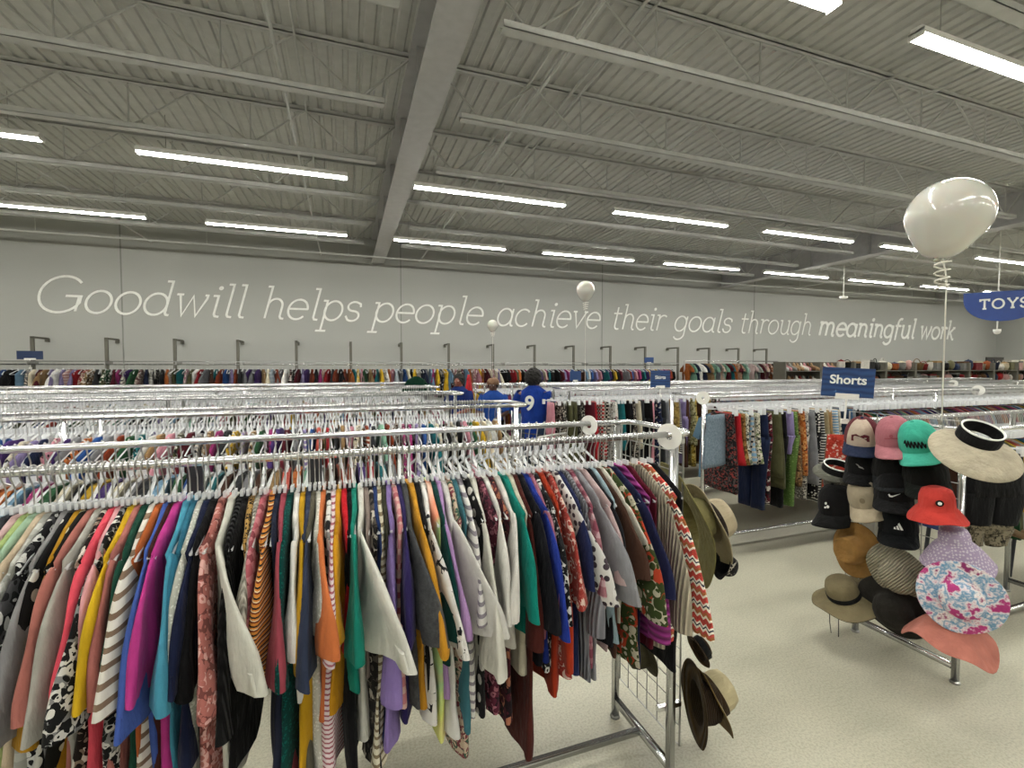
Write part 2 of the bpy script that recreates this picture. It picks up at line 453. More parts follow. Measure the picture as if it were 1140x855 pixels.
# ------------------------------------------------------------------ stroke lettering
def arc(cx, cy, rx, ry, a0, a1, n=14):
    return [(cx+rx*math.cos(math.radians(a0+(a1-a0)*i/n)), cy+ry*math.sin(math.radians(a0+(a1-a0)*i/n))) for i in range(n+1)]
A_ = 1.58
G_ = {
 'G': (1.75, [arc(.85,.78,.8,.8,42,335,26)+[(1.56,.72)], [(1.0,.72),(1.62,.72)], [(1.5,.72),(1.5,.05)]]),
 'o': (1.12, [arc(.52,.5,.47,.5,0,360,26)]),
 'd': (1.22, [arc(.5,.5,.45,.5,0,360,26), [(.72,A_),(.95,A_),(.95,.1),(1.0,.02),(1.12,0)]]),
 'w': (1.5, [[(.02,1),(.3,1)], [(.16,1),(.42,0),(.72,.95),(1.0,0),(1.32,.85),(1.32,1),(1.2,1)]]),
 'i': (.55, [[(.05,1),(.27,1),(.27,.12),(.33,.02),(.5,0)], arc(.29,1.38,.05,.05,0,360,8)]),
 'l': (.55, [[(.05,A_),(.27,A_),(.27,.12),(.33,.02),(.5,0)]]),
 'h': (1.15, [[(.02,A_),(.22,A_),(.22,0)], arc(.55,.62,.33,.37,180,0,14)+[(.88,.12),(.94,.02),(1.08,0)]]),
 'e': (1.05, [[(.06,.52),(.94,.52)]+arc(.5,.5,.45,.5,3,318,22)]),
 'p': (1.2, [[(.02,1),(.22,1),(.22,-.55)], [(-.02,-.55),(.48,-.55)], arc(.62,.5,.43,.5,0,360,24)]),
 's': (.85, [[(.74,.74),(.7,.9)]+arc(.4,.76,.3,.24,60,270,12)+arc(.42,.26,.32,.26,90,-130,12)+[(.08,.26)]]),
 'a': (1.12, [arc(.48,.5,.43,.5,0,360,24), [(.9,1),(.9,.12),(.96,.02),(1.08,0)]]),
 'c': (1.0, [arc(.5,.5,.45,.5,42,320,22)]),
 'v': (1.02, [[(.0,1),(.26,1)],[(.13,1),(.45,0),(.9,1)],[(.76,1),(1.0,1)]]),
 't': (.75, [[(.05,1),(.68,1)],[(.3,1.4),(.3,.22)]+arc(.52,.22,.22,.22,180,300,8)]),
 'r': (.85, [[(.02,1),(.22,1),(.22,0)], arc(.58,.6,.36,.4,180,50,10)]),
 'g': (1.12, [arc(.48,.5,.43,.5,0,360,24), [(.9,1),(.9,-.2)]+arc(.5,-.2,.4,.36,0,-150,12)]),
 'u': (1.18, [[(.02,1),(.2,1),(.2,.4)]+arc(.55,.38,.35,.38,180,360,14), [(.75,1),(.92,1),(.92,.12),(.98,.02),(1.1,0)]]),
 'm': (1.75, [[(.02,1),(.2,1),(.2,0)], arc(.5,.65,.3,.35,180,0,12)+[(.8,0)], arc(1.1,.65,.3,.35,180,0,12)+[(1.4,.12),(1.46,.02),(1.6,0)]]),
 'n': (1.15, [[(.02,1),(.22,1),(.22,0)], arc(.55,.62,.33,.37,180,0,14)+[(.88,.12),(.94,.02),(1.08,0)]]),
 'f': (.75, [[(.05,.98),(.66,.98)], [(.28,-.2),(.28,1.2)]+arc(.56,1.2,.28,.36,180,60,8)]),
 'k': (1.1, [[(.02,A_),(.22,A_),(.22,0)], [(.85,1),(.25,.42)], [(.42,.58),(.82,0),(1.0,0)], [(.68,1),(.98,1)]]),
 'T': (1.3, [[(.08,1.2),(.08,1.5),(1.17,1.5),(1.17,1.2)],[(.62,1.5),(.62,0)],[(.38,0),(.86,0)]]),
 'O': (1.6, [arc(.78,.75,.68,.75,0,360,28)]),
 'Y': (1.4, [[(.0,1.5),(.36,1.5)],[(1.0,1.5),(1.34,1.5)],[(.16,1.5),(.67,.7),(1.18,1.5)],[(.67,.7),(.67,0)],[(.43,0),(.91,0)]]),
 'S': (1.1, [[(.92,1.15),(.9,1.34)]+arc(.52,1.12,.4,.38,50,270,14)+arc(.52,.37,.42,.37,90,-140,14)+[(.1,.36)]]),
}
def stroke(mb, pts, w, y0, y1, tf):
    # a band of constant width: joined quads with round-ish joints
    P = [Vector((x, y)) for x, y in pts]
    closed = (P[0]-P[-1]).length < 1e-4
    if closed: P = P[:-1]
    n = len(P); L = []; Rr = []
    for i in range(n):
        if closed: a, b = P[i-1], P[(i+1) % n]
        else: a, b = P[max(i-1,0)], P[min(i+1,n-1)]
        d1 = (P[i]-a); d2 = (b-P[i])
        if d1.length < 1e-6: d1 = d2
        if d2.length < 1e-6: d2 = d1
        d1 = d1.normalized(); d2 = d2.normalized(); d = (d1+d2)
        if d.length < .2: d = d1
        d.normalize(); nn = Vector((-d.y, d.x)); k = min(1.6, 1/max(.4, nn.dot(Vector((-d1.y, d1.x)))))
        L.append(P[i]+nn*w*k/2); Rr.append(P[i]-nn*w*k/2)
    vs = []
    for i in range(n):
        for q in (L[i], Rr[i]):
            X, Z = tf(q.x, q.y); vs += [(X,y0,Z),(X,y1,Z)]
    fs = []
    for i in range(n if closed else n-1):
        a = 4*i; b = 4*((i+1) % n)
        fs += [(a,b,b+2,a+2),(a+1,a+3,b+3,b+1),(a,a+1,b+1,b),(a+2,b+2,b+3,a+3)]
    if not closed:
        fs += [(0,2,3,1),(4*n-4,4*n-3,4*n-1,4*n-2)]
    mb.add(vs, fs)
def word(text, X0, X1, zbase, xh, y0, y1, wid, mat, parent, slant=.27, name='letter'):
    adv = [G_[c][0] for c in text]; tot = sum(adv) - .08
    kx = (X1-X0)/(tot+slant*.8)
    x = 0
    for c, a in zip(text, adv):
        b = MB()
        for k, st in enumerate(G_[c][1]):
            # slightly different planes so crossing strokes do not fight
            stroke(b, st, wid, y0-.0008*k, y1, lambda u, v, x=x: (X0+(x+u+slant*v)*kx, zbase+v*xh))
        b.build(name, mat, parent)
        x += a
def wall_words():
    spans = [('Goodwill',37,276),('helps',289,403),('people',412,539),('achieve',551,669),('their',679,741),('goals',749,815),('through',822,904),('meaningful',910,1019),('work',1023,1063)]
    for w, a, e in spans:
        X0, X1 = onY(a,350,WY).x, onY(e,365,WY).x
        r = empty('wall_lettering', (0,0,0))
        r.location = (X0, WY-.005, 2.93)
        tag(r, 'white slanted wall lettering reading %s' % w, 'lettering')
        bold = w in ('meaningful','work')
        word(w, 0, X1-X0, 0, .49, -.012, 0, .19 if bold else .1, M['wall_white'], r)
wall_words()

SC.view_settings.view_transform = 'Standard'
SC.view_settings.look = 'None'
SC.view_settings.gamma = 1
SC.view_settings.use_curve_mapping = False
SC.view_settings.exposure = 1.1
SC.cycles.transparent_max_bounces = 24
SC.cycles.max_bounces = 8
SC.cycles.sample_clamp_indirect = 8
w = bpy.data.worlds.new('world'); SC.world = w
w.use_nodes = True
w.node_tree.nodes['Background'].inputs[0].default_value = (.05,.05,.05,1)
# ------------------------------------------------------------------ hangers
RAILZ = 1.478
def hanger_meshes(clip=False):
    hk = MB()
    pts = [(.0165*math.cos(math.radians(a)), 0, .0165*math.sin(math.radians(a))) for a in range(-40, 200, 24)]
    pts = [p for p in pts] + [(-.0165,0,-.012),(-.006,0,-.03),(0,0,-.045),(0,0,-.1)]
    hk.tube(pts, .0019, 5)
    b = MB()
    if not clip:
        b.tube([(-.195,0,-.2),(-.12,0,-.166),(-.04,0,-.134),(0,0,-.118),(.04,0,-.134),(.12,0,-.166),(.195,0,-.2)], .004, 6)
        b.tube([(-.195,0,-.2),(-.17,0,-.207),(0,0,-.207),(.17,0,-.207),(.195,0,-.2)], .003, 5)
        b.box(-.017,.017,-.004,.004,-.135,-.088); b.box(-.012,.012,-.0035,.0035,-.2,-.135)
        b.box(-.09,-.083,-.004,.004,-.2,-.142); b.box(.083,.09,-.004,.004,-.2,-.142)
    else:
        b.tube([(-.15,0,-.125),(0,0,-.112),(.15,0,-.125)], .0055, 6)
        b.box(-.017,.017,-.004,.004,-.125,-.085)
        for s in (-1,1): b.box(s*.14-.014,s*.14+.014,-.012,.012,-.165,-.11)
    return hk.mesh('hook'), b.mesh('hanger_body')
HK, HB = hanger_meshes(); CK, CB = hanger_meshes(True)
def hanger(x, y, z, rz, label, group=None, clip=False, bodymat=None):
    r = empty('clothes_hanger', (x, y, z), rz)
    tag(r, label, 'hanger', group)
    use_mesh('hook', CK if clip else HK, M['brushed'], r)
    use_mesh('hanger_body', CB if clip else HB, bodymat or M['clear'], r)
    return r
# local frame of hangers and garments: x across the shoulders, y along the rail, z up, origin on the rail
def simple_hanger(mb, x, y, z, rz, clip=False):
    c, s = math.cos(rz), math.sin(rz)
    mb.T = Matrix.Translation((x,y,z)) @ Matrix.Rotation(rz, 4, 'Z')
    mb.tube([(.012,0,.01),(0,0,.017),(-.016,0,.004),(0,0,-.045),(0,0,-.1)], .0026, 4, mi=1)
    if clip:
        mb.box(-.15,.15,-.007,.007,-.137,-.112, 0); mb.box(-.155,-.125,-.012,.012,-.165,-.115,0); mb.box(.125,.155,-.012,.012,-.165,-.115,0)
    else:
        mb.tube([(-.2,0,-.193),(0,0,-.112),(.2,0,-.193)], .007, 4, mi=0)
        mb.box(-.016,.016,-.004,.004,-.135,-.085, 0); mb.box(-.19,.19,-.003,.003,-.203,-.195,0)
    mb.T = None

# ------------------------------------------------------------------ garments
def ring(cx, cy, cz, hw, th, n, ax, fold=None):
    """oval ring, long axis along unit vector ax in the x-z plane"""
    out = []
    ly = ax[2] if len(ax) > 2 else 0.0
    nx, ny = (0.0, 1.0) if not ly else (-ly/math.hypot(ly, ax[0]), ax[0]/math.hypot(ly, ax[0]))
    for k in range(n):
        t = 2*PI*k/n
        c, s = math.cos(t), math.sin(t)
        c = math.copysign(abs(c)**.8, c); s_ = math.copysign(abs(s)**.8, s)
        u = c*hw
        dy = fold(u, s_) if fold else 0
        q = s_*th+dy
        out.append((cx+ax[0]*u+nx*q, cy+ly*u+ny*q, cz+ax[1]*u))
    return out
def body_mesh(rng, L, hw=.205, flare=1.0, th=.016, strap=False, n=26):
    rings = []; R_ = 22
    p1, p2, p3 = rng.uniform(0,6), rng.uniform(0,6), rng.uniform(0,6)
    amp = rng.uniform(.006,.014); fr = rng.uniform(22,40); sway = rng.uniform(-.012,.012)
    for i in range(R_+1):
        s = i/R_; z = -.106 - (L+.022)*s**1.35
        d = -.106 - z
        if d < .085: w = .045 + (hw*1.06-.045)*(d/.085)**.92
        elif d < .26: w = hw*(1.02 - .1*min(1,(d-.085)/.06) - .12*math.sin((d-.085)/.175*PI/2)) if not strap else hw*(1.0-.12*(d-.085)/.175)
        else: w = hw*(.84 + (flare-.84)*min(1,(d-.26)/max(.1,L-.26)))
        if strap and d < .085: w = .045 + (hw*1.04-.045)*(d/.085)**.92
        w *= 1 + .03*math.sin(z*31+p3)*s
        t_ = max(.0115, th*(.45+.65*min(1,d/.3)+.35*min(1,d/.6))) * (1+.3*math.sin(z*13+p2)*s)
        g = min(1,d/.2)*amp
        fold = lambda u, sg, g=g, z=z: g*math.sin(u*fr+p1+z*2.5) + .4*g*sg*math.sin(u*fr*1.9+p2)
        rings.append(ring(sway*s*.6*math.sin(z*4+p1), sway*s, z + (0 if s < 1 else 0), w, t_, n, (1,0), fold))
    # turned-in hem so that the opening reads as hollow
    last = rings[-1]; cx = sum(p[0] for p in last)/n; cy = sum(p[1] for p in last)/n
    b = MB(); b.loft(rings, cap=False)
    inner = [[(cx+(p[0]-cx)*k, cy+(p[1]-cy)*q, p[2]+dz) for p in last] for k, q, dz in ((1,1,0),(.97,.62,.001),(.95,.5,.05))]
    b.loft(inner, cap=False); b.add(inner[-1], [tuple(range(n))]); b.add(rings[0], [tuple(range(n))[::-1]]); return b
def sleeve_mesh(rng, side, Ls, wid=.085, hem=.09, spread=.5, rest=.012, dy=0, n=18, cuff=False):
    """side -1/+1; Ls length; spread: how far the sleeve stands out; dy: lean along the rail"""
    rings = []; R_ = 12
    x, z = side*.138, -.243; ang = spread + .42
    p1 = rng.uniform(0,6); fr = rng.uniform(30,55); amp = rng.uniform(.007,.014)
    y = 0
    step = Ls/R_
    for i in range(R_+1):
        s = i/R_
        a = ang*(1-s)**1.0 + spread*s*.25
        w = (wid*(1-s)+hem*s) * (1+.05*math.sin(s*9+p1))
        t_ = (.0085+(rest*.55+.003)*s)*(1+.25*math.sin(s*7+p1))
        aa = a*(1-s) + a*.55*s
        tw = dy*.8*min(1, s*1.3)
        ax = (math.cos(aa)*math.cos(tw), math.sin(aa)*side, -side*math.cos(aa)*math.sin(tw)*-1)
        fold = lambda u, sg, s=s: amp*s*math.sin(u*fr+p1)
        rings.append(ring(x, y, z, w*.74 if i == 0 else w*.8, t_, n, ax, fold))
        x += side*math.sin(a)*step; z -= math.cos(a)*step; y += dy*step*.35
    last = rings[-1]; cx = sum(p[0] for p in last)/n; cy = sum(p[1] for p in last)/n; cz = sum(p[2] for p in last)/n
    b = MB(); b.loft(rings, cap=False)
    dx_, dz_ = -side*math.sin(a), math.cos(a)
    inner = [[(cx+(p[0]-cx)*k+dx_*h, cy+(p[1]-cy)*q, cz+(p[2]-cz)*k+dz_*h) for p in last] for k, q, h in ((1,1,0),(.97,.7,.001),(.92,.5,.05))]
    b.loft(inner, cap=False); b.add(inner[-1], [tuple(range(n))]); b.add(rings[0], [tuple(range(n))[::-1]]); return b

KIND_WORD = {'T':'short sleeved top','S':'sleeveless top','L':'long sleeved top','W':'flutter sleeved blouse','K':'knit sweater'}
# px of the near shoulder, kind, colour words, fabric, length, sleeve length, spread, lean
F_ = fabric
FRONT = [
(-62,'T','pale blue',F_('plain','#a9bccd'),.7,.2,.4,0),(-48,'T','dark grey',F_('plain','#3f4146'),.7,.2,.4,0),(-34,'T','pale pink',F_('plain','#dcb9b8'),.7,.2,.4,0),
(-20,'T','lime green',F_('plain','#a9bd7a'),.72,.2,.4,0),
(-8,'T','mint green',F_('plain','#a9c9ab'),.72,.2,.4,0),(4,'T','beige',F_('plain','#d2bfa4'),.72,.2,.4,0),
(14,'T','pale grey plaid',F_('plaid','#a5a69f','#b9bab2','#d0d1ca'),.7,.27,.3,0),(25,'T','black and white leaf print',F_('printed','#1a1a1c','#d8d8d4','#4a4a4c'),.72,.3,.3,0),
(36,'T','grey and pink',F_('plain','#8f8d8e'),.74,.3,.3,0),(47,'T','black button print',F_('dotted','#151517','#dedbd2',.8),.62,.2,.3,0),
(56,'L','dark mustard',F_('plain','#b78820'),.66,.33,.3,0),(66,'S','black with big cream dots',F_('dotted','#191813','#d9d2b0',.62),.62,.22,.3,0),
(76,'T','salmon pink',F_('plain','#b8746a'),.76,.26,.35,0),(86,'T','pale grey',F_('plain','#b5b2aa'),.72,.3,.3,0),
(96,'S','brown and black print',F_('floral','#201816','#8e7a6a','#e0d8cc'),.62,.2,.3,0),(104,'T','neon coral',F_('plain','#f0596c'),.74,.25,.3,0),
(113,'T','blush pink',F_('plain','#e3a5aa'),.75,.25,.3,0),(122,'W','black and white floral',F_('floral','#1b1b1d','#e0ded8','#8a8a8a'),.6,.3,.4,0),
(131,'T','bright yellow',F_('plain','#d9b023'),.76,.26,.45,0),(141,'T','dusty rose',F_('plain','#b57069'),.74,.26,.35,0),
(150,'T','dark green',F_('plain','#1d4a3b'),.7,.23,.3,0),(161,'T','cream with brown stripes',F_('striped','#e9e6dc','#86705e',.8),.8,.28,.45,0),
(170,'S','rust orange',F_('plain','#b8602f'),.66,.2,.3,0),(180,'T','periwinkle blue',F_('plain','#4a64b4'),.68,.33,.35,0),
(188,'S','dark brown',F_('plain','#44231f'),.7,.2,.3,0),(196,'T','magenta pink',F_('plain','#c63f93'),.76,.27,.35,0),
(207,'T','sky blue',F_('plain','#4e9fbc'),.8,.3,.35,0),(218,'T','deep teal blue',F_('plain','#2f6f89'),.76,.26,.35,0),
(228,'T','white lace',F_('lace','#e2e4dd','#b9bdb3'),.76,.24,.3,0),(236,'W','navy blue',F_('plain','#1c2340'),.64,.26,.3,0),
(246,'L','solid black',F_('plain','#121214'),.8,.3,.35,0),(258,'W','rose pink floral',F_('floral','#b9716a','#e5b3ab','#7e4744'),.8,.32,.35,.3),
(270,'T','cream white',F_('plain','#d9d8cc'),.76,.3,.5,.7),(281,'L','black ribbed',F_('ribbed','#161617'),.6,.4,.3,0),
(290,'S','plain black',F_('plain','#0f0f10'),.64,.2,.3,0),(298,'S','leopard print',F_('leopard','#1a1410','#b08b4e'),.46,.2,.3,0),
(307,'T','white ribbed',F_('ribbed','#d8d2c4'),.4,.22,.3,0),(314,'T','dusty pink plaid',F_('plaid','#b4606a','#c98088','#8e4650'),.42,.24,.3,0),
(326,'T','orange and brown striped',F_('multi_striped','#d88a3a','#7a3a22','#ead9b4',1.3),.46,.26,.4,0),(333,'S','midnight navy',F_('plain','#23283c'),.8,.2,.3,0),
(340,'T','mauve rose',F_('plain','#a44a58'),.8,.3,.35,0),(350,'T','teal green lace',F_('lace','#0f5f58','#0a3f3c'),.8,.3,.35,0),
(359,'T','bright white',F_('plain','#ebe9e4'),.5,.24,.3,0),(365,'T','golden mustard',F_('plain','#c99a1c'),.68,.28,.3,0),
(374,'T','slate navy',F_('plain','#343c52'),.44,.31,.35,0),(381,'S','olive grey',F_('plain','#5b584a'),.74,.2,.3,0),
(387,'T','white crochet',F_('lace','#e8e6dd','#c8c6bb'),.72,.2,.4,0),(394,'T','peach orange',F_('plain','#d97a45'),.6,.26,.5,.25),
(401,'S','black and white check',F_('plaid','#1c1c1e','#e5e3de','#8e8e8c',.9),.44,.2,.3,0),(407,'T','pink and white pinstriped',F_('fine_striped','#e8d6da','#a8606e'),.72,.27,.4,0),
(415,'T','mustard gold',F_('plain','#cf9420'),.55,.22,.35,0),(421,'S','bright red',F_('plain','#cf1f2a'),.42,.2,.3,0),
(428,'S','jet black',F_('plain','#101012'),.74,.2,.3,0),(434,'T','jade green',F_('plain','#1a8674'),.5,.28,.3,0),
(444,'T','crisp white wide sleeved',F_('plain','#e6e4db'),.7,.31,.5,.75),(450,'S','taupe',F_('plain','#8d7f78'),.5,.2,.3,0),
(455,'S','black zigzag print',F_('printed','#1f1d1c','#57504a','#c8c0b4'),.76,.2,.3,0),(461,'S','royal navy',F_('plain','#25396b'),.72,.24,.3,0),
(467,'S','cream with thin brown stripes',F_('striped','#e0d9c2','#85765d',1.1),.74,.2,.3,0),(473,'S','dark olive',F_('plain','#3a3a2c'),.6,.2,.3,0),
(480,'L','lavender purple',F_('plain','#9079b8'),.72,.42,.2,0),(486,'S','pink tartan',F_('plaid','#d98f92','#e9c1b4','#b9666e'),.6,.2,.3,0),
(492,'T','indigo purple',F_('plain','#31285c'),.66,.26,.3,0),(499,'T','charcoal grey',F_('denim','#3f4043','#5a5b5e'),.6,.28,.45,.4),
(508,'T','sunflower yellow',F_('plain','#d3972c'),.6,.3,.42,.2),(516,'S','coal black',F_('plain','#141415'),.6,.2,.3,0),
(524,'T','white with black diamond print',F_('printed','#ece9e4','#e4e1da','#26262a',.9),.66,.31,.35,.5),(531,'S','pale green tie dye',F_('ombre','#c8cf6e'),.78,.2,.3,0),
(537,'T','forest green',F_('plain','#0f3f3c'),.5,.27,.3,0),(544,'T','lilac',F_('plain','#b893c9'),.5,.27,.3,.2),
(551,'T','soft white',F_('plain','#dfdcd6'),.62,.29,.35,.7),(558,'S','multicolour floral',F_('floral','#c8b49c','#7d3c44','#3c5a4a'),.68,.2,.3,0),
(564,'S','pale teal',F_('plain','#3d6f7a'),.6,.2,.3,0),(571,'T','grey and white striped',F_('striped','#e4e2dd','#8e8791',.9),.6,.24,.3,0),
(580,'L','black with white flowers',F_('dotted','#141415','#cfccc4',.7),.56,.28,.2,0),(589,'W','ivory bell sleeved',F_('plain','#dedbd0'),.6,.38,.25,0),
(597,'S','wine red floral',F_('floral','#5b2336','#a86a78','#2a1a24'),.6,.2,.3,0),(604,'T','milk white',F_('plain','#e7e5de'),.46,.25,.3,0),
(611,'S','burgundy paisley',F_('printed','#4d1f2a','#b4745a','#20161a'),.62,.2,.3,0),(619,'T','white with pink and black trim',F_('plain','#e5e1da'),.4,.25,.45,-.4),
(629,'T','emerald green',F_('plain','#12897a'),.34,.26,.3,0),(636,'S','cream',F_('plain','#d9d2bd'),.5,.2,.3,0),
(642,'L','chocolate brown',F_('plain','#4d211c'),.78,.36,.2,0),(649,'T','black and navy',F_('plain','#16161d'),.46,.3,.3,0),
(655,'T','royal blue',F_('plain','#253a96'),.46,.32,.3,0),(661,'T','rose mauve',F_('plain','#a96a7c'),.4,.24,.3,0),
(667,'T','black and white vine print',F_('floral','#161618','#dddcd8','#2b2b2d'),.52,.28,.3,0),(675,'L','burnt orange',F_('plain','#a8351b'),.6,.44,.12,0),
(684,'W','brick red floral',F_('floral','#9c3a33','#b4524a','#e0c6b8'),.56,.24,.4,0),(692,'T','white with dark specks',F_('dotted','#e6e3df','#4a3f48',1.2),.5,.26,.4,.5),
(698,'T','dark blue trimmed',F_('plain','#232b52'),.5,.2,.3,0),(705,'L','silver grey ribbed',F_('ribbed','#a4a5ad'),.58,.36,.2,0),
(712,'T','plum plaid',F_('plaid','#8b4a5a','#a9727c','#c9a6aa'),.5,.22,.3,0),(719,'T','ash grey',F_('plain','#97969c'),.56,.27,.35,.4),
(727,'T','pale rose',F_('plain','#cdb3b2'),.5,.2,.3,0),(734,'T','ink black',F_('plain','#191a20'),.46,.2,.3,0),
(740,'S','ice blue',F_('plain','#9fb6c0'),.44,.2,.3,0),(745,'T','cocoa brown',F_('plain','#4e352a'),.52,.2,.35,.2),
(750,'T','off white',F_('plain','#dad5c6'),.4,.16,.35,.5),(757,'T','green and red tropical print',F_('floral','#3c4a26','#c9c2ac','#b8442c',.6),.52,.34,.25,.1),
(765,'T','deep navy',F_('plain','#22264a'),.56,.27,.35,.1),(776,'L','orchid purple',F_('cable','#a63e8e',scale=.6),.46,.42,.15,0),
(784,'S','solid maroon',F_('plain','#5e1426'),.5,.2,.2,0),(795,'K','cream ribbed',F_('ribbed','#d8ccb4',scale=1.0),.5,.4,.1,0),
(806,'K','red and cream fair isle',F_('fairisle','#b8443c'),.5,.42,.26,.15),(814,'S','black and turquoise',F_('plain','#15171a'),.6,.2,.3,0),
]
def sleeve_kinds(k): return {'T':1,'S':0,'L':1,'W':1,'K':1}[k]
def front_garments():
    rng = random.Random(5)
    YR = 1.56; prevX = -9
    items = []
    for it in FRONT:
        X = Xat(it[0], 1.385)
        if X <= prevX + .011: X = prevX + .011
        prevX = X; items.append((X, it))
    # squeeze everything in front of the round divider
    x0 = items[0][0]; x1 = items[-1][0]; lim = 1.13
    for i, (X, it) in enumerate(items):
        if x1 > lim: X = x0 + (X-x0)*(lim-x0)/(x1-x0)
        px, kind, col, mt, L, Ls, spread, lean = it
        yj = YR; rz = PI/2 + rng.uniform(-.06,.06)
        prv = items[i-1][1][2] if i else 'empty rail'; nxt = items[i+1][1][2] if i+1 < len(items) else 'round divider'
        r = empty({'T':'short_sleeved_shirt','S':'sleeveless_shirt','L':'long_sleeved_shirt','W':'blouse','K':'sweater'}[kind], (X, yj, RAILZ-.0), rz)
        lb = '%s %s on front rail beside the %s one' % (col, KIND_WORD[kind], prv if i else nxt)
        if len(lb.split()) > 16: lb = '%s %s hanging on front rail' % (col, KIND_WORD[kind])
        tag(r, lb, 'shirt')
        hwv = .2 if kind != 'K' else .2
        body_mesh(rng, (L+(.1 if px > 540 else 0))*rng.uniform(.96,1.04), hw=hwv, flare=rng.uniform(.85,1.08), th=.015 if kind!='K' else .02, strap=(kind=='S')).build('body', mt, r, True)
        if kind != 'S':
            # rz of 90 degrees: local +x points away from the viewer, local -x towards the viewer
            for side in (-1, 1):
                sp = spread*rng.uniform(.8,1.1); ln = (-lean) if side < 0 else 0
                wd = {'T':.105,'L':.08,'W':.09,'K':.095}[kind]; hm = {'T':.115,'L':.062,'W':.135,'K':.09}[kind]
                if col.startswith('crisp') or col.startswith('cream white'): hm = .14
                sm_ = sleeve_mesh(rng, side, Ls if side < 0 else Ls*.9, wd, hm, sp if side < 0 else sp*.2, dy=ln)
                s_ = sm_.build('sleeve', mt, r, True)
                if kind == 'K' and side < 0: pass
        hanger(X+.002, YR, RAILZ, rz, 'clear plastic hanger carrying the %s %s on the front rail' % (col, KIND_WORD[kind].split()[-1]), clip=False)
front_garments()

# ------------------------------------------------------------------ racks
def rack(x0, x1, yf, yb, label, zr=1.478, endcap='', divider=None, posts=None, base_=True, bar_off=.13):
    r = empty('clothing_rack', ((x0+x1)/2, (yf+yb)/2, 0)); tag(r, label, 'rack')
    ox, oy = r.location.x, r.location.y
    def part(nm, b, m=M['chrome'], par=r):
        b2 = MB(); b2.v = [(v[0]-(ox if par is r else ox), v[1]-oy, v[2]) for v in b.v]; b2.f = b.f; b2.m = b.m
        return b2.build(nm, m, par, True)
    for y in (yf, yb):
        b = MB(); b.tube([(x0,y,zr),(x1+(.0),y,zr)], .0125, 10); part('hang_rail', b)
    # upper frame: a second tube close to each hanging rail, with rounded ends
    ym = (yf+yb)/2
    b = MB(); e = bar_off
    b.tube([(x0-e,yf+.03,zr+.012),(x0-e,yb-.03,zr+.012)], .011, 8); part('end_bar', b)
    b = MB(); b.tube([(x1,yb,zr+.0),(x1+e-.03,yb,zr+.0),(x1+e,yb-.04,zr+.0),(x1+e,yf+.04,zr+.0),(x1+e-.03,yf,zr+.0),(x1,yf,zr+.0)], .0125, 8); part('end_bar', b)
    if posts is None: posts = [x0+.02, x1+.04]
    for x in posts:
        for y in (yf+.005, yb-.005) :
            b = MB(); b.box(x-.0135,x+.0135,y-.0135,y+.0135,.0,zr-.012); 
            o = part('post', b)
            f = MB(); f.tube([(x,y,0),(x,y,.012)], .024, 10); part('foot', f, M['brushed'], o)
        b = MB(); b.box(x-.013,x+.013,yf,yb,.075,.105); part('base_side_bar', b)
    b = MB(); b.box(min(posts),max(posts),ym-.013,ym+.013,.075,.1); part('base_rail', b)
    return r
def dark_post(x, y, label):
    b = MB(); b.box(-.022,.022,-.012,.012,0,1.43); b.box(-.06,.06,-.06,.06,0,.012)
    o = b.build('rack_post', M['dark_metal']); o.location = (x,y,0); tag(o, label, 'post')
rack(-2.35, 1.21, 1.56, 1.99, 'nearest chrome double rail clothing rack, full of colourful tops')
dark_post(Xat(215,1.775), 1.775, 'dark steel post between the rails behind the sky blue top')
dark_post(Xat(349,1.775), 1.775, 'dark steel post between the rails behind the mauve rose top')
LEFT_RACKS = [(3.1,3.5,1.09,'second'),(4.65,5.05,1.0,'third'),(6.2,6.62,1.05,'fourth'),(7.75,8.15,1.1,'fifth')]
for yf, yb, xe, od in LEFT_RACKS:
    rack(-9.0 if yf > 4 else -4.5, xe, yf, yb, 'chrome clothing rack left of the aisle, %s back from the viewer' % od, posts=[-3.2 if yf<4 else -8.8, -1.4, xe+.04])
RIGHT_RACKS = [(1.57,2.12,3.2,6.5,'first'),(3.4,3.85,3.08,9.5,'second'),(4.95,5.4,2.5,12.5,'third'),(6.5,6.95,2.5,14.0,'fourth'),(8.05,8.5,2.5,14.5,'fifth'),(9.5,9.9,2.6,15,'sixth')]
RZ2 = {1.57:1.40,3.4:1.478,4.95:1.478,6.5:1.478,8.05:1.42,9.5:1.38}
for yf, yb, xs, xe, od in RIGHT_RACKS:
    rack(xs, xe, yf, yb, 'chrome clothing rack right of the aisle, %s back from the viewer' % od, zr=RZ2[yf], posts=[xs-.04, (xs+xe)/2, xe], bar_off=.05)
# round size dividers hooked over rails
def divider(x, y, z, label, R=.047):
    b = MB(); n = 28; vs = []; fs = []
    for sx in (-.0015,.0015):
        for k in range(n):
            t = 2*PI*k/n
            vs.append((sx, R*math.cos(t), R*math.sin(t)))
        for k in range(n):
            t = 2*PI*k/n
            vs.append((sx, .014*math.cos(t), .014*math.sin(t)))
    for k in range(n):
        j = (k+1) % n
        fs += [(k,j,n+j,n+k),(2*n+k,3*n+k,3*n+j,2*n+j),(k,2*n+k,2*n+j,j)]
    b.add(vs, fs); o = b.build('size_divider', M['white_plastic'])
    o.location = (x, y, z-.008); o.rotation_euler = (0,0,.5); tag(o, label, 'divider')
divider(1.222, 1.56, RAILZ, 'white round size divider at the end of the front rail', .052)
divider(Xat(656,1.99), 1.99, RAILZ, 'white round divider on the back rail of the nearest rack')
divider(Xat(783,3.4), 3.4, RAILZ, 'white round divider beside the faded denim skirt', .06)
divider(Xat(1090,3.4), 3.4, RAILZ, 'white round divider above the big cream visor', .06)
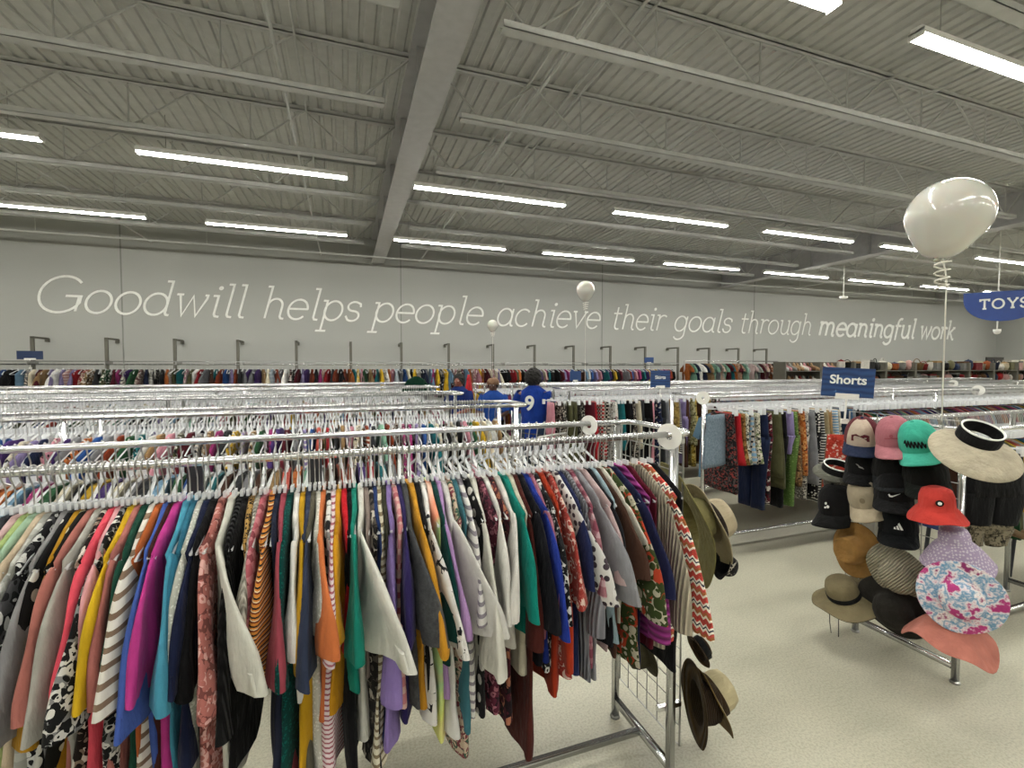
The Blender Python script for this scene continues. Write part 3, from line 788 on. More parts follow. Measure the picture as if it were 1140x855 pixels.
divider(Xat(1062,4.95), 4.95, RAILZ, 'white round divider near the bottom of the balloon string', .06)
divider(Xat(6,6.2), 6.2, RAILZ, 'white round divider on a far left rail', .06)

# ------------------------------------------------------------------ more garments, sharing a few cut shapes
def flat_top(rng, L, sl, hw=.2, th=.02):
    """plainer garment for the farther rails: outline with shoulders and sleeves, folded through its depth"""
    b = body_mesh(rng, L, hw=hw, flare=rng.uniform(.85,1), th=th, strap=(sl == 0), n=12)
    if sl:
        for side in (-1,1):
            s = sleeve_mesh(rng, side, sl, .09 if sl<.35 else .07, .1 if sl<.35 else .06, .35, n=10)
            b.add(s.v, s.f)
    return b
_r = random.Random(11)
TOPS = [flat_top(_r, _r.uniform(.55,.75), sl).mesh('garment') for sl in (0,.22,.25,.28,.5,.5,.26,0)]
for me in TOPS: me.polygons.foreach_set('use_smooth',[True]*len(me.polygons))
def pants_mesh(rng, L, skirt=False, wide=.18):
    """hung by the waistband from a clip hanger"""
    b = MB(); n = 14; rings = []
    p = rng.uniform(0,6)
    if skirt:
        for i in range(13):
            s = i/12; z = -.15-L*s; w = wide*(.85+.35*s)
            rings.append(ring(0,0,z,w,.014+.014*s,n,(1,0),lambda u,sg,s=s: .014*s*math.sin(u*45+p)))
        b.loft(rings)
    else:
        for i in range(5):
            s = i/4; rings.append(ring(0,0,-.15-.24*s,wide*(.88+.12*s),.018+.006*s,n,(1,0),None))
        b.loft(rings)
        for sd in (-1,1):
            rr = []
            for i in range(11):
                s = i/10
                rr.append(ring(sd*wide*(.5-.08*s),0,-.37-(L-.22)*s,wide*(.5-.12*s),.022,n,(1,0),lambda u,sg,s=s: .008*math.sin(u*40+p+s*3)))
            b.loft(rr)
    return b
PANTS = [pants_mesh(_r, L, sk).mesh('garment') for L, sk in ((.9,False),(.45,True),(.7,True),(.4,False),(.85,False),(.6,True))]
for me in PANTS: me.polygons.foreach_set('use_smooth',[True]*len(me.polygons))

PAL = {'black':'#121214','charcoal':'#303236','grey':'#85868a','white':'#dddcd8','cream':'#d3cab2','tan':'#a9895f','brown':'#4b3024','maroon':'#5a1a26',
 'red':'#a3232c','coral':'#cf5f52','pink':'#cf8f9c','magenta':'#a83a78','purple':'#4d3674','lavender':'#9386b4','navy':'#1f2845','blue':'#2f5596',
 'light blue':'#7fa6c4','teal':'#1f6b72','green':'#33613f','olive':'#55563a','mint':'#8fbfa6','yellow':'#c9a32c','orange':'#bf6a33','rust':'#8a3b22'}
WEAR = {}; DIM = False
def cloth(col, rng):
    p = rng.random(); k = (col, 0 if p < .7 else 1 + int((p-.7)/.0751), DIM)
    if k not in WEAR:
        h = PAL[col]
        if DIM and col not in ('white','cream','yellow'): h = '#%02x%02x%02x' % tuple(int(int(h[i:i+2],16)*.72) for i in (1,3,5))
        WEAR[k] = [lambda: fabric('plain',h), lambda: fabric('striped',h,'#d9d6ce'), lambda: fabric('floral',h,'#cfc8ba','#5b5048'), lambda: fabric('plaid',h,'#b8b2a8','#2a2a2e'), lambda: fabric('printed',h,'#1d1d20','#d7d2c8')][k[1]]()
    return WEAR[k], ('plain','striped','flowered','plaid','printed')[k[1]]
ORD = ['first','second','third','fourth','fifth','sixth','seventh','eighth','ninth','tenth','eleventh','twelfth','thirteenth','fourteenth','fifteenth','sixteenth','seventeenth','eighteenth','nineteenth','twentieth']
used = set()
def series(n, cols, rng, fmt, name, cat, meshes, posf, hang=None, clip=False, fixed=None):
    """n garments side by side, each with a label that names its neighbours"""
    seq = []
    for i in range(n):
        c = fixed[i][0] if fixed and i < len(fixed) else rng.choice(cols)
        m, p = (cloth(c, rng))
        seq.append([c, p, m])
    def lab(i):
        a = seq[i-1][0] if i else 'bare rail end'; b = seq[i+1][0] if i+1 < n else 'bare rail end'
        return fmt(i, (seq[i][1]+' '+seq[i][0]) if seq[i][1] != 'plain' else seq[i][0], a, b)
    for i in range(n):
        t = 0
        while lab(i) in used and t < 300:
            c = rng.choice(cols); m, p = cloth(c, rng); seq[i] = [c, p, m]; t += 1
        used.add(lab(i))
        # the label of the one before depends on this colour
    final = [lab(i) for i in range(n)]
    seen = {}
    for i in range(n):
        k = 0
        while final[i] in seen or final[i] in LABELS:
            c = rng.choice(cols); m, p = cloth(c, rng); seq[i] = [c, p, m]; k += 1
            final = [lab(j) for j in range(n)]
            seen = {final[j]: 1 for j in range(i)}
            if k > 400: break
        seen[final[i]] = 1
    for i in range(n):
        x, y, z, rz, sc = posf(i)
        me = fixed[i][1] if fixed and i < len(fixed) and len(fixed[i]) > 1 else rng.choice(meshes)
        mat = fixed[i][2] if fixed and i < len(fixed) and len(fixed[i]) > 2 and fixed[i][2] else seq[i][2]
        o = use_mesh(name, me, mat, None, (x,y,z), (0,0,rz), sc)
        lb = final[i]; j = 0
        tag(o, lb, cat)
        if hang: hanger(x+.004, y, z, rz, hang(i, seq[i][0]), 'clear hangers on far rails' , clip)
def hangs(g, where):
    return lambda i, c: 'clear plastic hanger with metal hook %s' % where
_rg = random.Random(21)
ALL = list(PAL)
R2 = 88
def pos2(i):
    x = -2.95 + 3.97*i/R2
    return (x+_rg.uniform(-.006,.006), 3.1, RAILZ, PI/2+_rg.uniform(-.12,.12), (1,_rg.uniform(.8,1.2),_rg.uniform(.9,1.05)))
def grp_hanger(x,y,z,rz,where,clip=False):
    hanger(x,y,z,rz,'clear plastic hanger with a metal hook %s' % where, 'hangers ' + where, clip)
series(R2, ALL, _rg, lambda i,c,a,b: '%s shirt on second rack, %s stretch from left, between %s and %s ones' % (c, ORD[i//22], a, b), 'shirt', 'shirt', TOPS, pos2)
for i in range(84):
    grp_hanger(-2.9+3.92*i/84, 3.1, RAILZ, PI/2+_rg.uniform(-.15,.15), 'on the second rack left of the aisle')
# wall rail
DARK = ['black','black','charcoal','navy','brown','maroon','tan','grey','white','red','cream','blue','pink','teal','olive','purple','black','rust','light blue','magenta','orange','yellow','green','lavender']
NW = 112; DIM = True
XW0, XW1 = Xat(-4, 11.9), Xat(560, 11.9)
def posw(i):
    return (XW0+(XW1-XW0)*i/NW+_rg.uniform(-.01,.01), 11.95, 1.80, PI/2+_rg.uniform(-.35,.35), (1.05,2.3,1.0))
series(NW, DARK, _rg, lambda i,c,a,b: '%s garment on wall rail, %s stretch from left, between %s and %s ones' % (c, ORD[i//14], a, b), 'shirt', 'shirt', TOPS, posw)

# wall uprights and rails
UPX = [37,120,196,266,331,392,448,500,549,597,641,683,721,757,790,822,853]
def uprights():
    pm = MB(); pm.box(-.03,.03,-.02,.02,0,2.37)
    pmesh = pm.mesh('post')
    am = MB(); am.box(-.02,.02,-.02,.53,2.33,2.37); am.box(-.03,.03,.48,.545,2.28,2.36); amesh = am.mesh('wall_arm')
    sm = MB(); sm.box(-.05,.05,-.5,.05,0,.04); smesh = sm.mesh('base_foot')
    x0 = Xat(37,12.3); x1 = Xat(853,12.3)
    for i in range(-1, 17):
        x = x0 + (x1-x0)*i/16
        r = empty('upright_post', (x, 12.3, 0))
        tag(r, 'grey steel wall fixture post, %s from left, with arm to the wall' % (ORD[i+1]), 'post', 'wall fixture posts')
        use_mesh('post', pmesh, M['post'], r); use_mesh('wall_arm', amesh, M['post'], r); use_mesh('base_foot', smesh, M['post'], r)
    r = empty('wall_rail_unit', (0, 11.95, 0)); tag(r, 'long chrome hanging rail of the wall fixture under the lettering', 'rail')
    xa, xb = x0-2.4, Xat(756,11.95)
    b = MB(); b.tube([(xa,0,1.80),(xb,0,1.80)], .014, 8); b.build('hang_rail', M['chrome'], r, True)
    b = MB(); b.box(xa,xb,-.05,-.03,1.85,1.87); b.build('top_bar', M['chrome'], r)
    k = xa
    bm = MB(); bm.box(-.01,.01,-.04,.33,1.79,1.86); bmesh = bm.mesh('bracket')
    while k < xb: use_mesh('bracket', bmesh, M['brushed'], r, (k,0,0)); k += 1.22*1.02
    r = empty('wall_rail_unit', (0, 11.9, 0)); tag(r, 'chrome rail unit with small children\'s clothes below the fixture posts, right', 'rail')
    xc, xd = Xat(762,11.9), Xat(866,11.9)
    b = MB(); b.tube([(xc,0,1.93),(xd,0,1.93)], .016, 8); b.build('hang_rail', M['chrome'], r, True)
    bs = MB(); bs.tube([(0,0,0),(0,0,1.93)], .02, 8); bmesh2 = bs.mesh('post')
    for x in (xc, (xc+xd)/2, xd): use_mesh('post', bmesh2, M['brushed'], r, (x,0,0))
    return xc, xd
XC, XD = uprights()
def posk(i):
    return (XC+.1+(XD-XC-.2)*i/26, 11.9, 1.93, PI/2+_rg.uniform(-.8,.8), (.9,3.0,.75))
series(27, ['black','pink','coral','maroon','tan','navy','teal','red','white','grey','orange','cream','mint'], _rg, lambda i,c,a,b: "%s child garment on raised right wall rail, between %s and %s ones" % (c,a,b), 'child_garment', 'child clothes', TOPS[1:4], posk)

DIM = False
# pants and skirts right of the aisle
P = PANTS
RT = [('blue',P[1],fabric('denim','#5f7180','#8d9dab')),('black',P[2],fabric('floral','#1b1b1e','#57504f','#8e3f3c')),('red',P[1],fabric('plain','#b3242b')),('tan',P[1],fabric('printed','#8a6636','#5a3f22','#a98a52')),
('white',P[1],fabric('floral','#d9d6c6','#24282a','#6b7a6a')),('light blue',P[1]),('cream',P[1],fabric('floral','#ded8c4','#1f2222','#7b8a5c')),('navy',P[0]),('maroon',P[4]),('olive',P[5]),('olive',P[2]),('black',P[0]),('lavender',P[3]),
('green',P[0],fabric('dotted','#5b7a3c','#7f9a58',1.5)),('brown',P[2],fabric('floral','#6e5236','#a9885c','#3a2c20')),('orange',P[5],fabric('printed','#b0622e','#d39a5c','#5a2c18')),('white',P[4],fabric('floral','#c8c4bb','#2b2b30','#807a74')),('grey',P[2]),('black',P[4],fabric('dotted','#17171a','#dbd8d0',1.4)),
('charcoal',P[0]),('tan',P[5],fabric('plain','#a89876')),('tan',P[0]),('light blue',P[3]),('cream',P[2]),('navy',P[0],fabric('denim','#1e2c3e','#2c4058')),('blue',P[4],fabric('denim','#2f4c6b','#4a6a8a')),('grey',P[3]),('black',P[0])]
_x0, _x1 = Xat(792,3.4), Xat(934,3.4)
def pos3(i):
    if i == 0: return (_x0-.05, 3.28, RAILZ, .35, (1,1,1))
    return (_x0+.08+(_x1-_x0)*i/27+_rg.uniform(-.01,.01), 3.4, RAILZ, PI/2+_rg.uniform(-.25,.25), (1,1.6,1))
series(28, ALL, _rg, lambda i,c,a,b: '%s trousers or skirt, right rack second back, between %s and %s ones' % (c,a,b), 'trousers', 'trousers', P, pos3, fixed=RT)
for i in range(60):
    grp_hanger(_x0+.1+(6.2)*i/60, 3.4, RAILZ, PI/2+_rg.uniform(-.3,.3), 'on the right rack second back', True)
RT3 = [('pink',P[0]),('black',P[0]),('charcoal',P[4]),('olive',P[0]),('olive',P[4]),('black',P[4]),('maroon',P[0]),('red',P[2]),('red',P[2]),('black',P[0]),('white',P[0]),('pink',P[5]),('teal',P[5]),('black',P[4]),('black',P[2]),('cream',P[5]),('charcoal',P[0]),('black',P[0]),('pink',P[4]),('navy',P[0]),('charcoal',P[4]),('grey',P[0]),('tan',P[2],fabric('printed','#8a7340','#b59c5e','#5a4a28')),('black',P[2]),('lavender',P[4]),('brown',P[0]),('olive',P[5],fabric('floral','#9a9464','#c9c4a0','#4a4a30')),('yellow',P[0],fabric('printed','#a88f3c','#d0bd74','#5e4e20')),('brown',P[4]),('tan',P[0],fabric('plain','#8a7448')),('black',P[5]),('brown',P[2])]
_a0, _a1 = Xat(614,4.95), Xat(790,4.95)
def pos4(i): return (_a0+(_a1-_a0)*i/31+_rg.uniform(-.01,.01), 4.95, RAILZ, PI/2+_rg.uniform(-.35,.35), (1,1.6,.95))
series(32, ALL, _rg, lambda i,c,a,b: '%s trousers or skirt, right rack third back, between %s and %s ones' % (c,a,b), 'trousers', 'trousers', P, pos4, fixed=RT3)
for i in range(56):
    grp_hanger(_a0+(3.6)*i/56, 4.95, RAILZ, PI/2+_rg.uniform(-.3,.3), 'on the right rack third back', True)

# everything that remains on the farther rails: too many to count
def rest():
    rng = random.Random(77)
    cols = ALL
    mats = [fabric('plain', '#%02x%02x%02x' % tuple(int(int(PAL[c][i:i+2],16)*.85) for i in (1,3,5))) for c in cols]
    g = MB()
    simp = []
    for k in range(4):
        b = MB(); L = (.55,.62,.7,.5)[k]
        pr = [(-.05,-.128),(.05,-.128),(.2,-.2),(.27,-.4),(.2,-.43),(.17,-.34),(.19,-.128-L),(-.19,-.128-L),(-.17,-.34),(-.2,-.43),(-.27,-.4),(-.2,-.2)]
        b.prism(pr, -.013, .013); simp.append(b)
    def dress(x, y, z, rz, mi, k, sy=1.0):
        g.T = Matrix.Translation((x,y,z)) @ Matrix.Rotation(rz,4,'Z') @ Matrix.Diagonal((1,sy,1,1))
        g.add(simp[k].v, simp[k].f, mi); g.T = None
    h = MB()
    # back rail of the nearest rack
    for i in range(80):
        x = -2.0+3.1*i/80
        if x < .2: dress(x,2.0,RAILZ,PI/2+rng.uniform(-.1,.1),rng.randrange(len(cols)),3)
        simple_hanger(h,x,2.0,RAILZ,PI/2+rng.uniform(-.15,.15))
    for yf, yb, xe, od in LEFT_RACKS:
        for y in (yf, yb):
            sp = .045
            if y == 3.1: xs = [-4.2+.045*i for i in range(27)]
            else:
                x0 = Xat(-60, y); sp = .042 if y < 6 else .06
                xs = [x0+sp*i for i in range(int((xe-.05-x0)/sp))]
            for x in xs:
                if rng.random() < .93:
                    dress(x,y,RAILZ-.035,PI/2+rng.uniform(-.15,.15),rng.randrange(len(cols)),rng.randrange(4),1.1)
                simple_hanger(h,x,y,RAILZ,PI/2+rng.uniform(-.25,.25)); simple_hanger(h,x+sp*.5,y,RAILZ,PI/2+rng.uniform(-.25,.25))
    for yf, yb, x0, xe, od in RIGHT_RACKS:
        for y in (yf, yb):
            if y == 1.57: continue
            sp = .045 if y < 6 else .06
            a = x0+.06
            if y == 3.4: a = _x1+.15
            if y == 3.85: a = 3.6
            if y == 4.95: a = _a1+.15
            xs = [a+sp*i for i in range(int((xe-.1-a)/sp))]
            for x in xs:
                
                if yf > 2 or x > 4.2: dress(x,y,RZ2[yf]-.075,PI/2+rng.uniform(-.25,.25),rng.randrange(len(cols)),rng.randrange(4),1.1)
                simple_hanger(h,x,y,RZ2[yf],PI/2+rng.uniform(-.3,.3),True)
                simple_hanger(h,x+.022,y,RZ2[yf],PI/2+rng.uniform(-.3,.3),True)
    # rest of the wall rail
    xb = Xat(750, 11.95); x = XW1+.05; 
    while x < xb:
        c = rng.choice(DARK); dress(x,11.95,1.80,PI/2+rng.uniform(-.4,.4),cols.index(c),rng.randrange(4),2.0); x += .1
    x = Xat(-4,11.9)
    while x < xb:
        simple_hanger(h,x,11.95,1.80,PI/2+rng.uniform(-.3,.3)); x += .1
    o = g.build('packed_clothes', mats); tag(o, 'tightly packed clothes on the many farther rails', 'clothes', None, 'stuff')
    o = h.build('packed_hangers', [M['clear'], M['brushed']]); tag(o, 'dense rows of clear plastic hangers on the farther rails', 'hangers', None, 'stuff')
rest()
# ------------------------------------------------------------------ lettering from the built-in typeface
def text_mb(txt, size, depth, bold=0.0, align='CENTER'):
    cu = bpy.data.curves.new('t', 'FONT'); cu.body = txt; cu.size = size; cu.extrude = depth; cu.offset = bold
    cu.align_x = align; cu.align_y = 'CENTER'
    o = bpy.data.objects.new('t', cu); COL.objects.link(o)
    dg = bpy.context.evaluated_depsgraph_get(); dg.update()
    me = bpy.data.meshes.new_from_object(o.evaluated_get(dg))
    b = MB(); b.v = [tuple(v.co) for v in me.vertices]; b.f = [tuple(p.vertices) for p in me.polygons]; b.m = [0]*len(b.f)
    bpy.data.objects.remove(o); bpy.data.curves.remove(cu); bpy.data.meshes.remove(me)
    # stand the text up in the x-z plane, facing -y
    b.v = [(x, -z, y) for x, y, z in b.v]
    return b
def wavy_blue():
    m, nt, b = base('printed_blue_card', .4)
    v = coords(nt); w = N(nt,'ShaderNodeTexWave', wave_type='BANDS', bands_direction='Z')
    w.inputs['Scale'].default_value = 9; w.inputs['Distortion'].default_value = 4; w.inputs['Detail'].default_value = 1
    nt.links.new(v, w.inputs['Vector'])
    nt.links.new(ramp(nt, w.outputs['Fac'], [(0,'#15305e'),(.93,'#234678')], 'LINEAR'), b.inputs['Base Color']); return m
M['card'] = wavy_blue()
def sign(loc, rz, w, h, txt, size, label, post=.12, rx=0.0, ry=0.0, mat=None, lines=0):
    r = empty('rack_sign', loc, rz); r.rotation_euler = (rx, ry, rz); tag(r, label, 'sign')
    b = MB(); b.box(-w/2,w/2,-.002,.002,0,h); b.build('panel', mat or M['card'], r)
    b = MB(); b.box(-w*.22,w*.22,-.012,.012,-.012,.022); b.tube([(0,0,-.012),(0,0,-post)], .006, 8); b.box(-.02,.02,-.012,.012,-post-.03,-post)
    b.build('holder', M['white_plastic'], r)
    if txt:
        t = text_mb(txt, size, .0012, size*.02); t.v = [(x, y-.0035, z+h*.58) for x, y, z in t.v]
        t.build('lettering', M['wall_white'], r)
    return r
p = onY(942.5, 442, 2.1); sign(p, -.62, .29, .185, 'Shorts', .078, 'blue card sign reading Shorts above the hats', .14, 0, .05)
p = onY(735, 431, 4.95); sign(p, -.3, .25, .21, 'Skirts', .06, 'blue card sign reading Skirts on the third right rack', .1)
p = onY(640.5, 424, 9.5); sign(p, -.15, .26, .22, '', .06, 'small blue card sign below the middle balloon', .1)
p = onY(722.5, 404, 12.22); sign(p, -.2, .3, .17, '', .06, 'small blue sign on a wall fixture post, right of the middle balloon', .16)
p = onY(33.5, 400, 12.22); sign(p, .1, .4, .17, '', .06, 'dark blue sign on the leftmost visible wall post', .16, 0, 0, M['sign_blue'])

def toys():
    p = onY(1117, 324, 6.0)
    r = empty('hanging_sign', p, -.95); tag(r, 'blue half round ceiling sign reading TOYS', 'sign')
    W, H = .62, .62
    n = 24
    top = [(-W, 0), (W, 0)]
    poly = [(-W,0)] + [(-W*math.cos(PI*i/n), -.06-H*.93*math.sin(PI*i/n)**.75) for i in range(n+1)] + [(W,0)]
    b = MB(); b.prism(poly, -.012, .012); b.build('panel', M['sign_bright'], r)
    for i, (c, x) in enumerate(zip('TOYS', (-.36,-.17,.06,.25))):
        l = MB()
        for k, st in enumerate(G_[c][1]):
            stroke(l, st, .26, -.02-.0008*k, -.012, lambda u, v, x=x: (x+u*.125, -.36+v*.13))
        l.build('letter', M['wall_white'], r)
    for x in (-.45,.45):
        b = MB(); b.tube([(x,0,0),(x,0,4.46-p.z)], .003, 5); b.build('hanger_wire', M['brushed'], r)
toys()
def camera_dome():
    p = onY(1110, 369, 6.6)
    r = empty('security_camera', p); tag(r, 'small white camera hanging below the toys sign', 'camera')
    b = MB(); b.tube([(0,0,0),(0,0,ZC-p.z-.01)], .012, 8); b.build('stem', M['white_plastic'], r)
    b = MB(); b.lathe([(.001,.05),(.07,.05),(.07,0),(.05,-.05),(.001,-.07)], 14); b.build('camera_body', M['white_plastic'], r, True)
camera_dome()

# ------------------------------------------------------------------ balloons
def balloon(c, R, zbot, label, tiltx=0.0, curl=True):
    r = empty('balloon', c); tag(r, label, 'balloon')
    b = MB(); pr = []
    for i in range(25):
        t = PI*i/24; rr = math.sin(t)*R; z = math.cos(t)*R
        if z < 0: z *= 1.22; rr *= 1 - .14*(math.sin(t*2-PI) if t > PI/2 else 0)**2
        pr.append((max(rr,.001), z))
    pr[-1] = (.012, -R*1.2); pr += [(.008,-R*1.24),(.02,-R*1.3)]
    b.lathe(pr, 32)
    o = b.build('latex_bulb', M['balloon'], r, True); o.rotation_euler = (.12, tiltx, 0)
    off = Matrix.Rotation(tiltx, 3, 'Y') @ Vector((0,0,-R*1.25))
    b = MB(); b.tube([(off.x*1, 0, off.z), (0,0,off.z-.1), (0,0,zbot-c[2])], .003*max(1,R/.15), 5); b.build('string', M['ribbon'], r, True)
    if curl:
        pts = [(off.x+.055*math.sin(i*.85)*(1-i/60), .03*math.cos(i*.85), off.z-.006*i*R/.2) for i in range(30)]
        b = MB(); b.tube(pts, .0035*max(1,R/.15), 5); b.build('curled_ribbon', M['ribbon'], r, True)
    return r
Yb = 1.66; c = onY(1056, 240, Yb); balloon(c, .192, 1.45, 'big white balloon floating above the hats at upper right', .16)
c = onY(652, 323, 6.6); balloon(c, .145, 1.5, 'medium white balloon in front of the word achieve', 0)
c = onY(548.5, 362, 9.6); balloon(c, .115, 1.5, 'smallest white balloon between people and achieve', 0)

# ------------------------------------------------------------------ wire grids and hats
def grid(X, y0, y1, z0, z1, label, step=.085):
    r = empty('wire_grid_panel', (X, y0, z0)); tag(r, label, 'wire grid')
    b = MB(); w, h = y1-y0, z1-z0
    b.tube([(0,0,0),(0,w,0),(0,w,h),(0,0,h)], .0045, 6, closed=True); b.build('frame', M['brushed'], r)
    b = MB(); n = round(w/step); m = round(h/step)
    for i in range(1,n): b.tube([(0,w*i/n,0),(0,w*i/n,h)], .0028, 5)
    for i in range(1,m): b.tube([(.003,0,h*i/m),(.003,w,h*i/m)], .0028, 5)
    b.build('wire_mesh', M['brushed'], r)
    for z in (.12*h+.02, h-.04):
        b = MB(); b.box(-.07 if X > 2 else -.12, .0, -.01, .01, z, z+.02) if X < 2 else b.box(0,.08,-.01,.01,z,z+.02); b.build('clamp', M['chrome'], r)
    return r
grid(1.375, 1.66, 2.14, .07, 1.46, 'wire grid on the end of the nearest rack, holding sun hats')
grid(3.09, 1.55, 2.14, .2, 1.46, 'wire grid on the right rack end, covered in caps and hats')

CDIR = Vector((-3.05,-1.85,0)).normalized()
def seen_matrix(pos, yaw=0.0, tilt=0.0, roll=0.0, mode='cap'):
    """front of the hat turned yaw from facing the aisle corner; tilt downwards; roll about its front"""
    f = Matrix.Rotation(yaw, 3, 'Z') @ CDIR
    s = Vector((0,0,1)).cross(f).normalized()
    if mode == 'cap':      # local x = front, z = up
        x = f*math.cos(tilt) - Vector((0,0,1))*math.sin(tilt); z = x.cross(s); z.normalize(); y = z.cross(x)
        m = Matrix((x, y, z)).transposed(); m = m @ Matrix.Rotation(roll, 3, 'X')
    else:                  # local z (crown) = towards the front, x = up
        z = f*math.cos(tilt) - Vector((0,0,1))*math.sin(tilt); x = s.cross(z)*-1; x.normalize()
        y = z.cross(x); m = Matrix((x, y, z)).transposed(); m = m @ Matrix.Rotation(roll, 3, 'Z')
    return Matrix.Translation(pos) @ m.to_4x4()
def hat_frame(name, label, cat, px, py, X, yaw, tilt, roll, mode, scale=1.0):
    r = empty(name); tag(r, label, cat)
    r.matrix_world = seen_matrix(onX(px, py, X), yaw, tilt, roll, mode) @ Matrix.Scale(scale, 4)
    return r
def lumps(rng, a): 
    p = rng.uniform(0,6); return lambda t, rr: a*rr*(math.sin(2*t+p)+.5*math.sin(3*t+p*2))
def cap_hat(label, px, py, X, yaw, tilt, roll, crown, bill, scale=1.0, front=None, logo=None):
    r = hat_frame('baseball_cap', label, 'cap', px, py, X, yaw, tilt, roll, 'cap', scale)
    b = MB(); pr = []
    for i in range(13):
        t = PI/2*i/12; pr.append((max(.001,.088*math.cos(t)**.75), -.01+.125*math.sin(t)))
    b.lathe(pr, 30, sy=.88); 
    pr2 = [(.083,-.01),(.08,.03),(.05,.09),(.001,.105)]; b.lathe(pr2, 30, sy=.88)
    b.build('crown', crown, r, True)
    if front:
        b = MB(); vs = []; fs = []; n = 10
        for i in range(8):
            t = PI/2*i/8
            for k in range(n+1):
                a = math.radians(-48+96*k/n)
                rr = .0905*math.cos(t)**.75
                vs.append((rr*math.cos(a), rr*.885*math.sin(a), -.008+.127*math.sin(t)))
        for i in range(7):
            for k in range(n): q = i*(n+1)+k; fs.append((q,q+1,q+n+2,q+n+1))
        b.add(vs, fs); b.build('front_panel', front, r, True)
    # bill: curved sheet with thickness
    b = MB(); n = 16; vs = []; m = 6
    for lay in (0, -.004):
        for i in range(m+1):
            for k in range(n+1):
                a = math.radians(-72+144*k/n); u = i/m
                ext = .078*math.cos(a)**.5 if abs(math.cos(a)) > .01 else 0
                x = .084*math.cos(a)+ext*u; y = .078*math.sin(a)*(1+.06*u)
                vs.append((x, y, .0-.02*u - 4.2*y*y*(.3+.7*u)*1.0+lay))
    fs = []; q = (m+1)*(n+1)
    for i in range(m):
        for k in range(n):
            a0 = i*(n+1)+k; fs += [(a0,a0+1,a0+n+2,a0+n+1),(q+a0,q+a0+n+1,q+a0+n+2,q+a0+1)]
    for k in range(n): a0 = m*(n+1)+k; fs.append((a0,a0+1,q+a0+1,q+a0))
    b.add(vs, fs); b.build('bill', bill, r, True)
    b = MB(); b.lathe([(.009,.113),(.006,.12),(.001,.121)], 8); b.build('button', bill, r, True)
    for k in range(2):
        pass
    if logo: logo(r)
    return r
def on_front(mb, z0=.045, tilt=.42):
    """take marks drawn in y (right to left) and z and lay them on the cap front"""
    out = MB(); 
    for (x, y, z) in mb.v:
        a = -y/.085; hz = z0+z
        rr = .0925*max(.2,(1-min(.99,((hz+.01)/.125))**2))**.375
        out.v.append(((rr+x)*math.cos(a), (rr+x)*.885*math.sin(a)*-1*-1, hz))
    out.f = mb.f; out.m = mb.m; return out
def mark_poly(poly, dep=.003):
    """flat mark; poly in (u to viewer's right, v up)"""
    b = MB(); n = len(poly)
    b.v = [(dep, -u, v) for u, v in poly] + [(0, -u, v) for u, v in poly]
    b.f = [tuple(range(n)), tuple(range(n,2*n))[::-1]] + [(i,(i+1)%n,(i+1)%n+n,i+n) for i in range(n)]; b.m = [0]*len(b.f)
    return b
def viewer_fix(b):
    b.v = [(x, y, z) for x, y, z in b.v]; return b
def logo_marks(polys, mat, name='emblem', z0=.045):
    def f(r):
        b = MB()
        for p in polys:
            q = mark_poly(p); b.add(q.v, q.f)
        o = on_front(b, z0); o.build(name, mat, r)
    return f
WHT = M['wall_white']
swoosh = [(-.022,.002),(-.016,-.007),(-.006,-.007),(.026,.012),(-.004,.0),(-.013,-.001),(-.018,.006)]
bars = [[(-.018,-.012),(-.009,-.012),(-.014,-.002),(-.018,-.006)],[(-.005,-.012),(.005,-.012),(-.003,.006),(-.009,.001)],[(.009,-.012),(.019,-.012),(.003,.018),(-.003,.012)]]
leap = [(-.02,.01),(-.01,.008),(.0,.0),(.012,-.004),(.018,-.012),(.008,-.008),(-.004,-.006),(-.008,.002)]
def circ(cx, cy, r_, n=12): return [(cx+r_*math.cos(2*PI*i/n), cy+r_*math.sin(2*PI*i/n)) for i in range(n)]
BLK = M['black']
maroon = F_('plain','#6b2f38'); 
def patch_logo(r):
    logo_marks([[(-.04,-.02),(.04,-.02),(.042,.008),(.02,.016),(0,.008),(-.02,.016),(-.042,.008)]], maroon, 'patch', .045)(r)
    logo_marks([[(-.028,-.008),(.028,-.008),(.028,-.003),(-.028,-.003)]], F_('plain','#c9b9ae'), 'emblem', .049)(r)
def script_logo(r):
    b = MB()
    pts = [(-.04+.08*i/40, -.012*i/40+.013*math.sin(i*.95)) for i in range(41)]
    q = MB(); stroke(q, pts, .0055, 0, .002, lambda u, v: (u, v-.06*u*0))
    b.v = [(.002+(.003 if y > .001 else 0), -x, z) for x, y, z in q.v]; b.f = q.f; b.m = q.m
    o = on_front(b, .048); o.build('script_lettering', BLK, r)
def pink_logo(r):
    logo_marks([[(-.03,-.008),(.03,-.008),(.03,-.004),(-.03,-.004)],circ(0,.006,.008)], F_('plain','#b0606c'), 'embroidery', .05)(r)
cap_hat('maroon and cream trucker cap with navy bill, top row of grid', 960, 488, 2.98, -.05, .35, .0, maroon, F_('plain','#2c3550'), 1.2, F_('plain','#d8c6b4'), patch_logo)
cap_hat('dusty pink cap, top row between trucker cap and mint cap', 997, 489, 2.96, -.1, .35, .12, F_('plain','#c07a84'), F_('plain','#c8838c'), 1.2, None, pink_logo)
cap_hat('mint green cap with black script lettering on its front', 1024, 495, 2.95, -.12, .35, .22, F_('plain','#4cc3a8'), F_('plain','#55ccb2'), 1.2, None, script_logo)
cap_hat('black cap with small leaping emblem, under the trucker cap', 961, 520, 3.0, -.1, .3, .0, BLK, BLK, 1.2, None, logo_marks([leap], F_('plain','#b7b7b4'), 'emblem'))
cap_hat('plain black cap under the dusty pink cap', 993, 524, 2.99, .1, .3, .1, F_('plain','#1a1a1a'), F_('plain','#26282a'), 1.25)
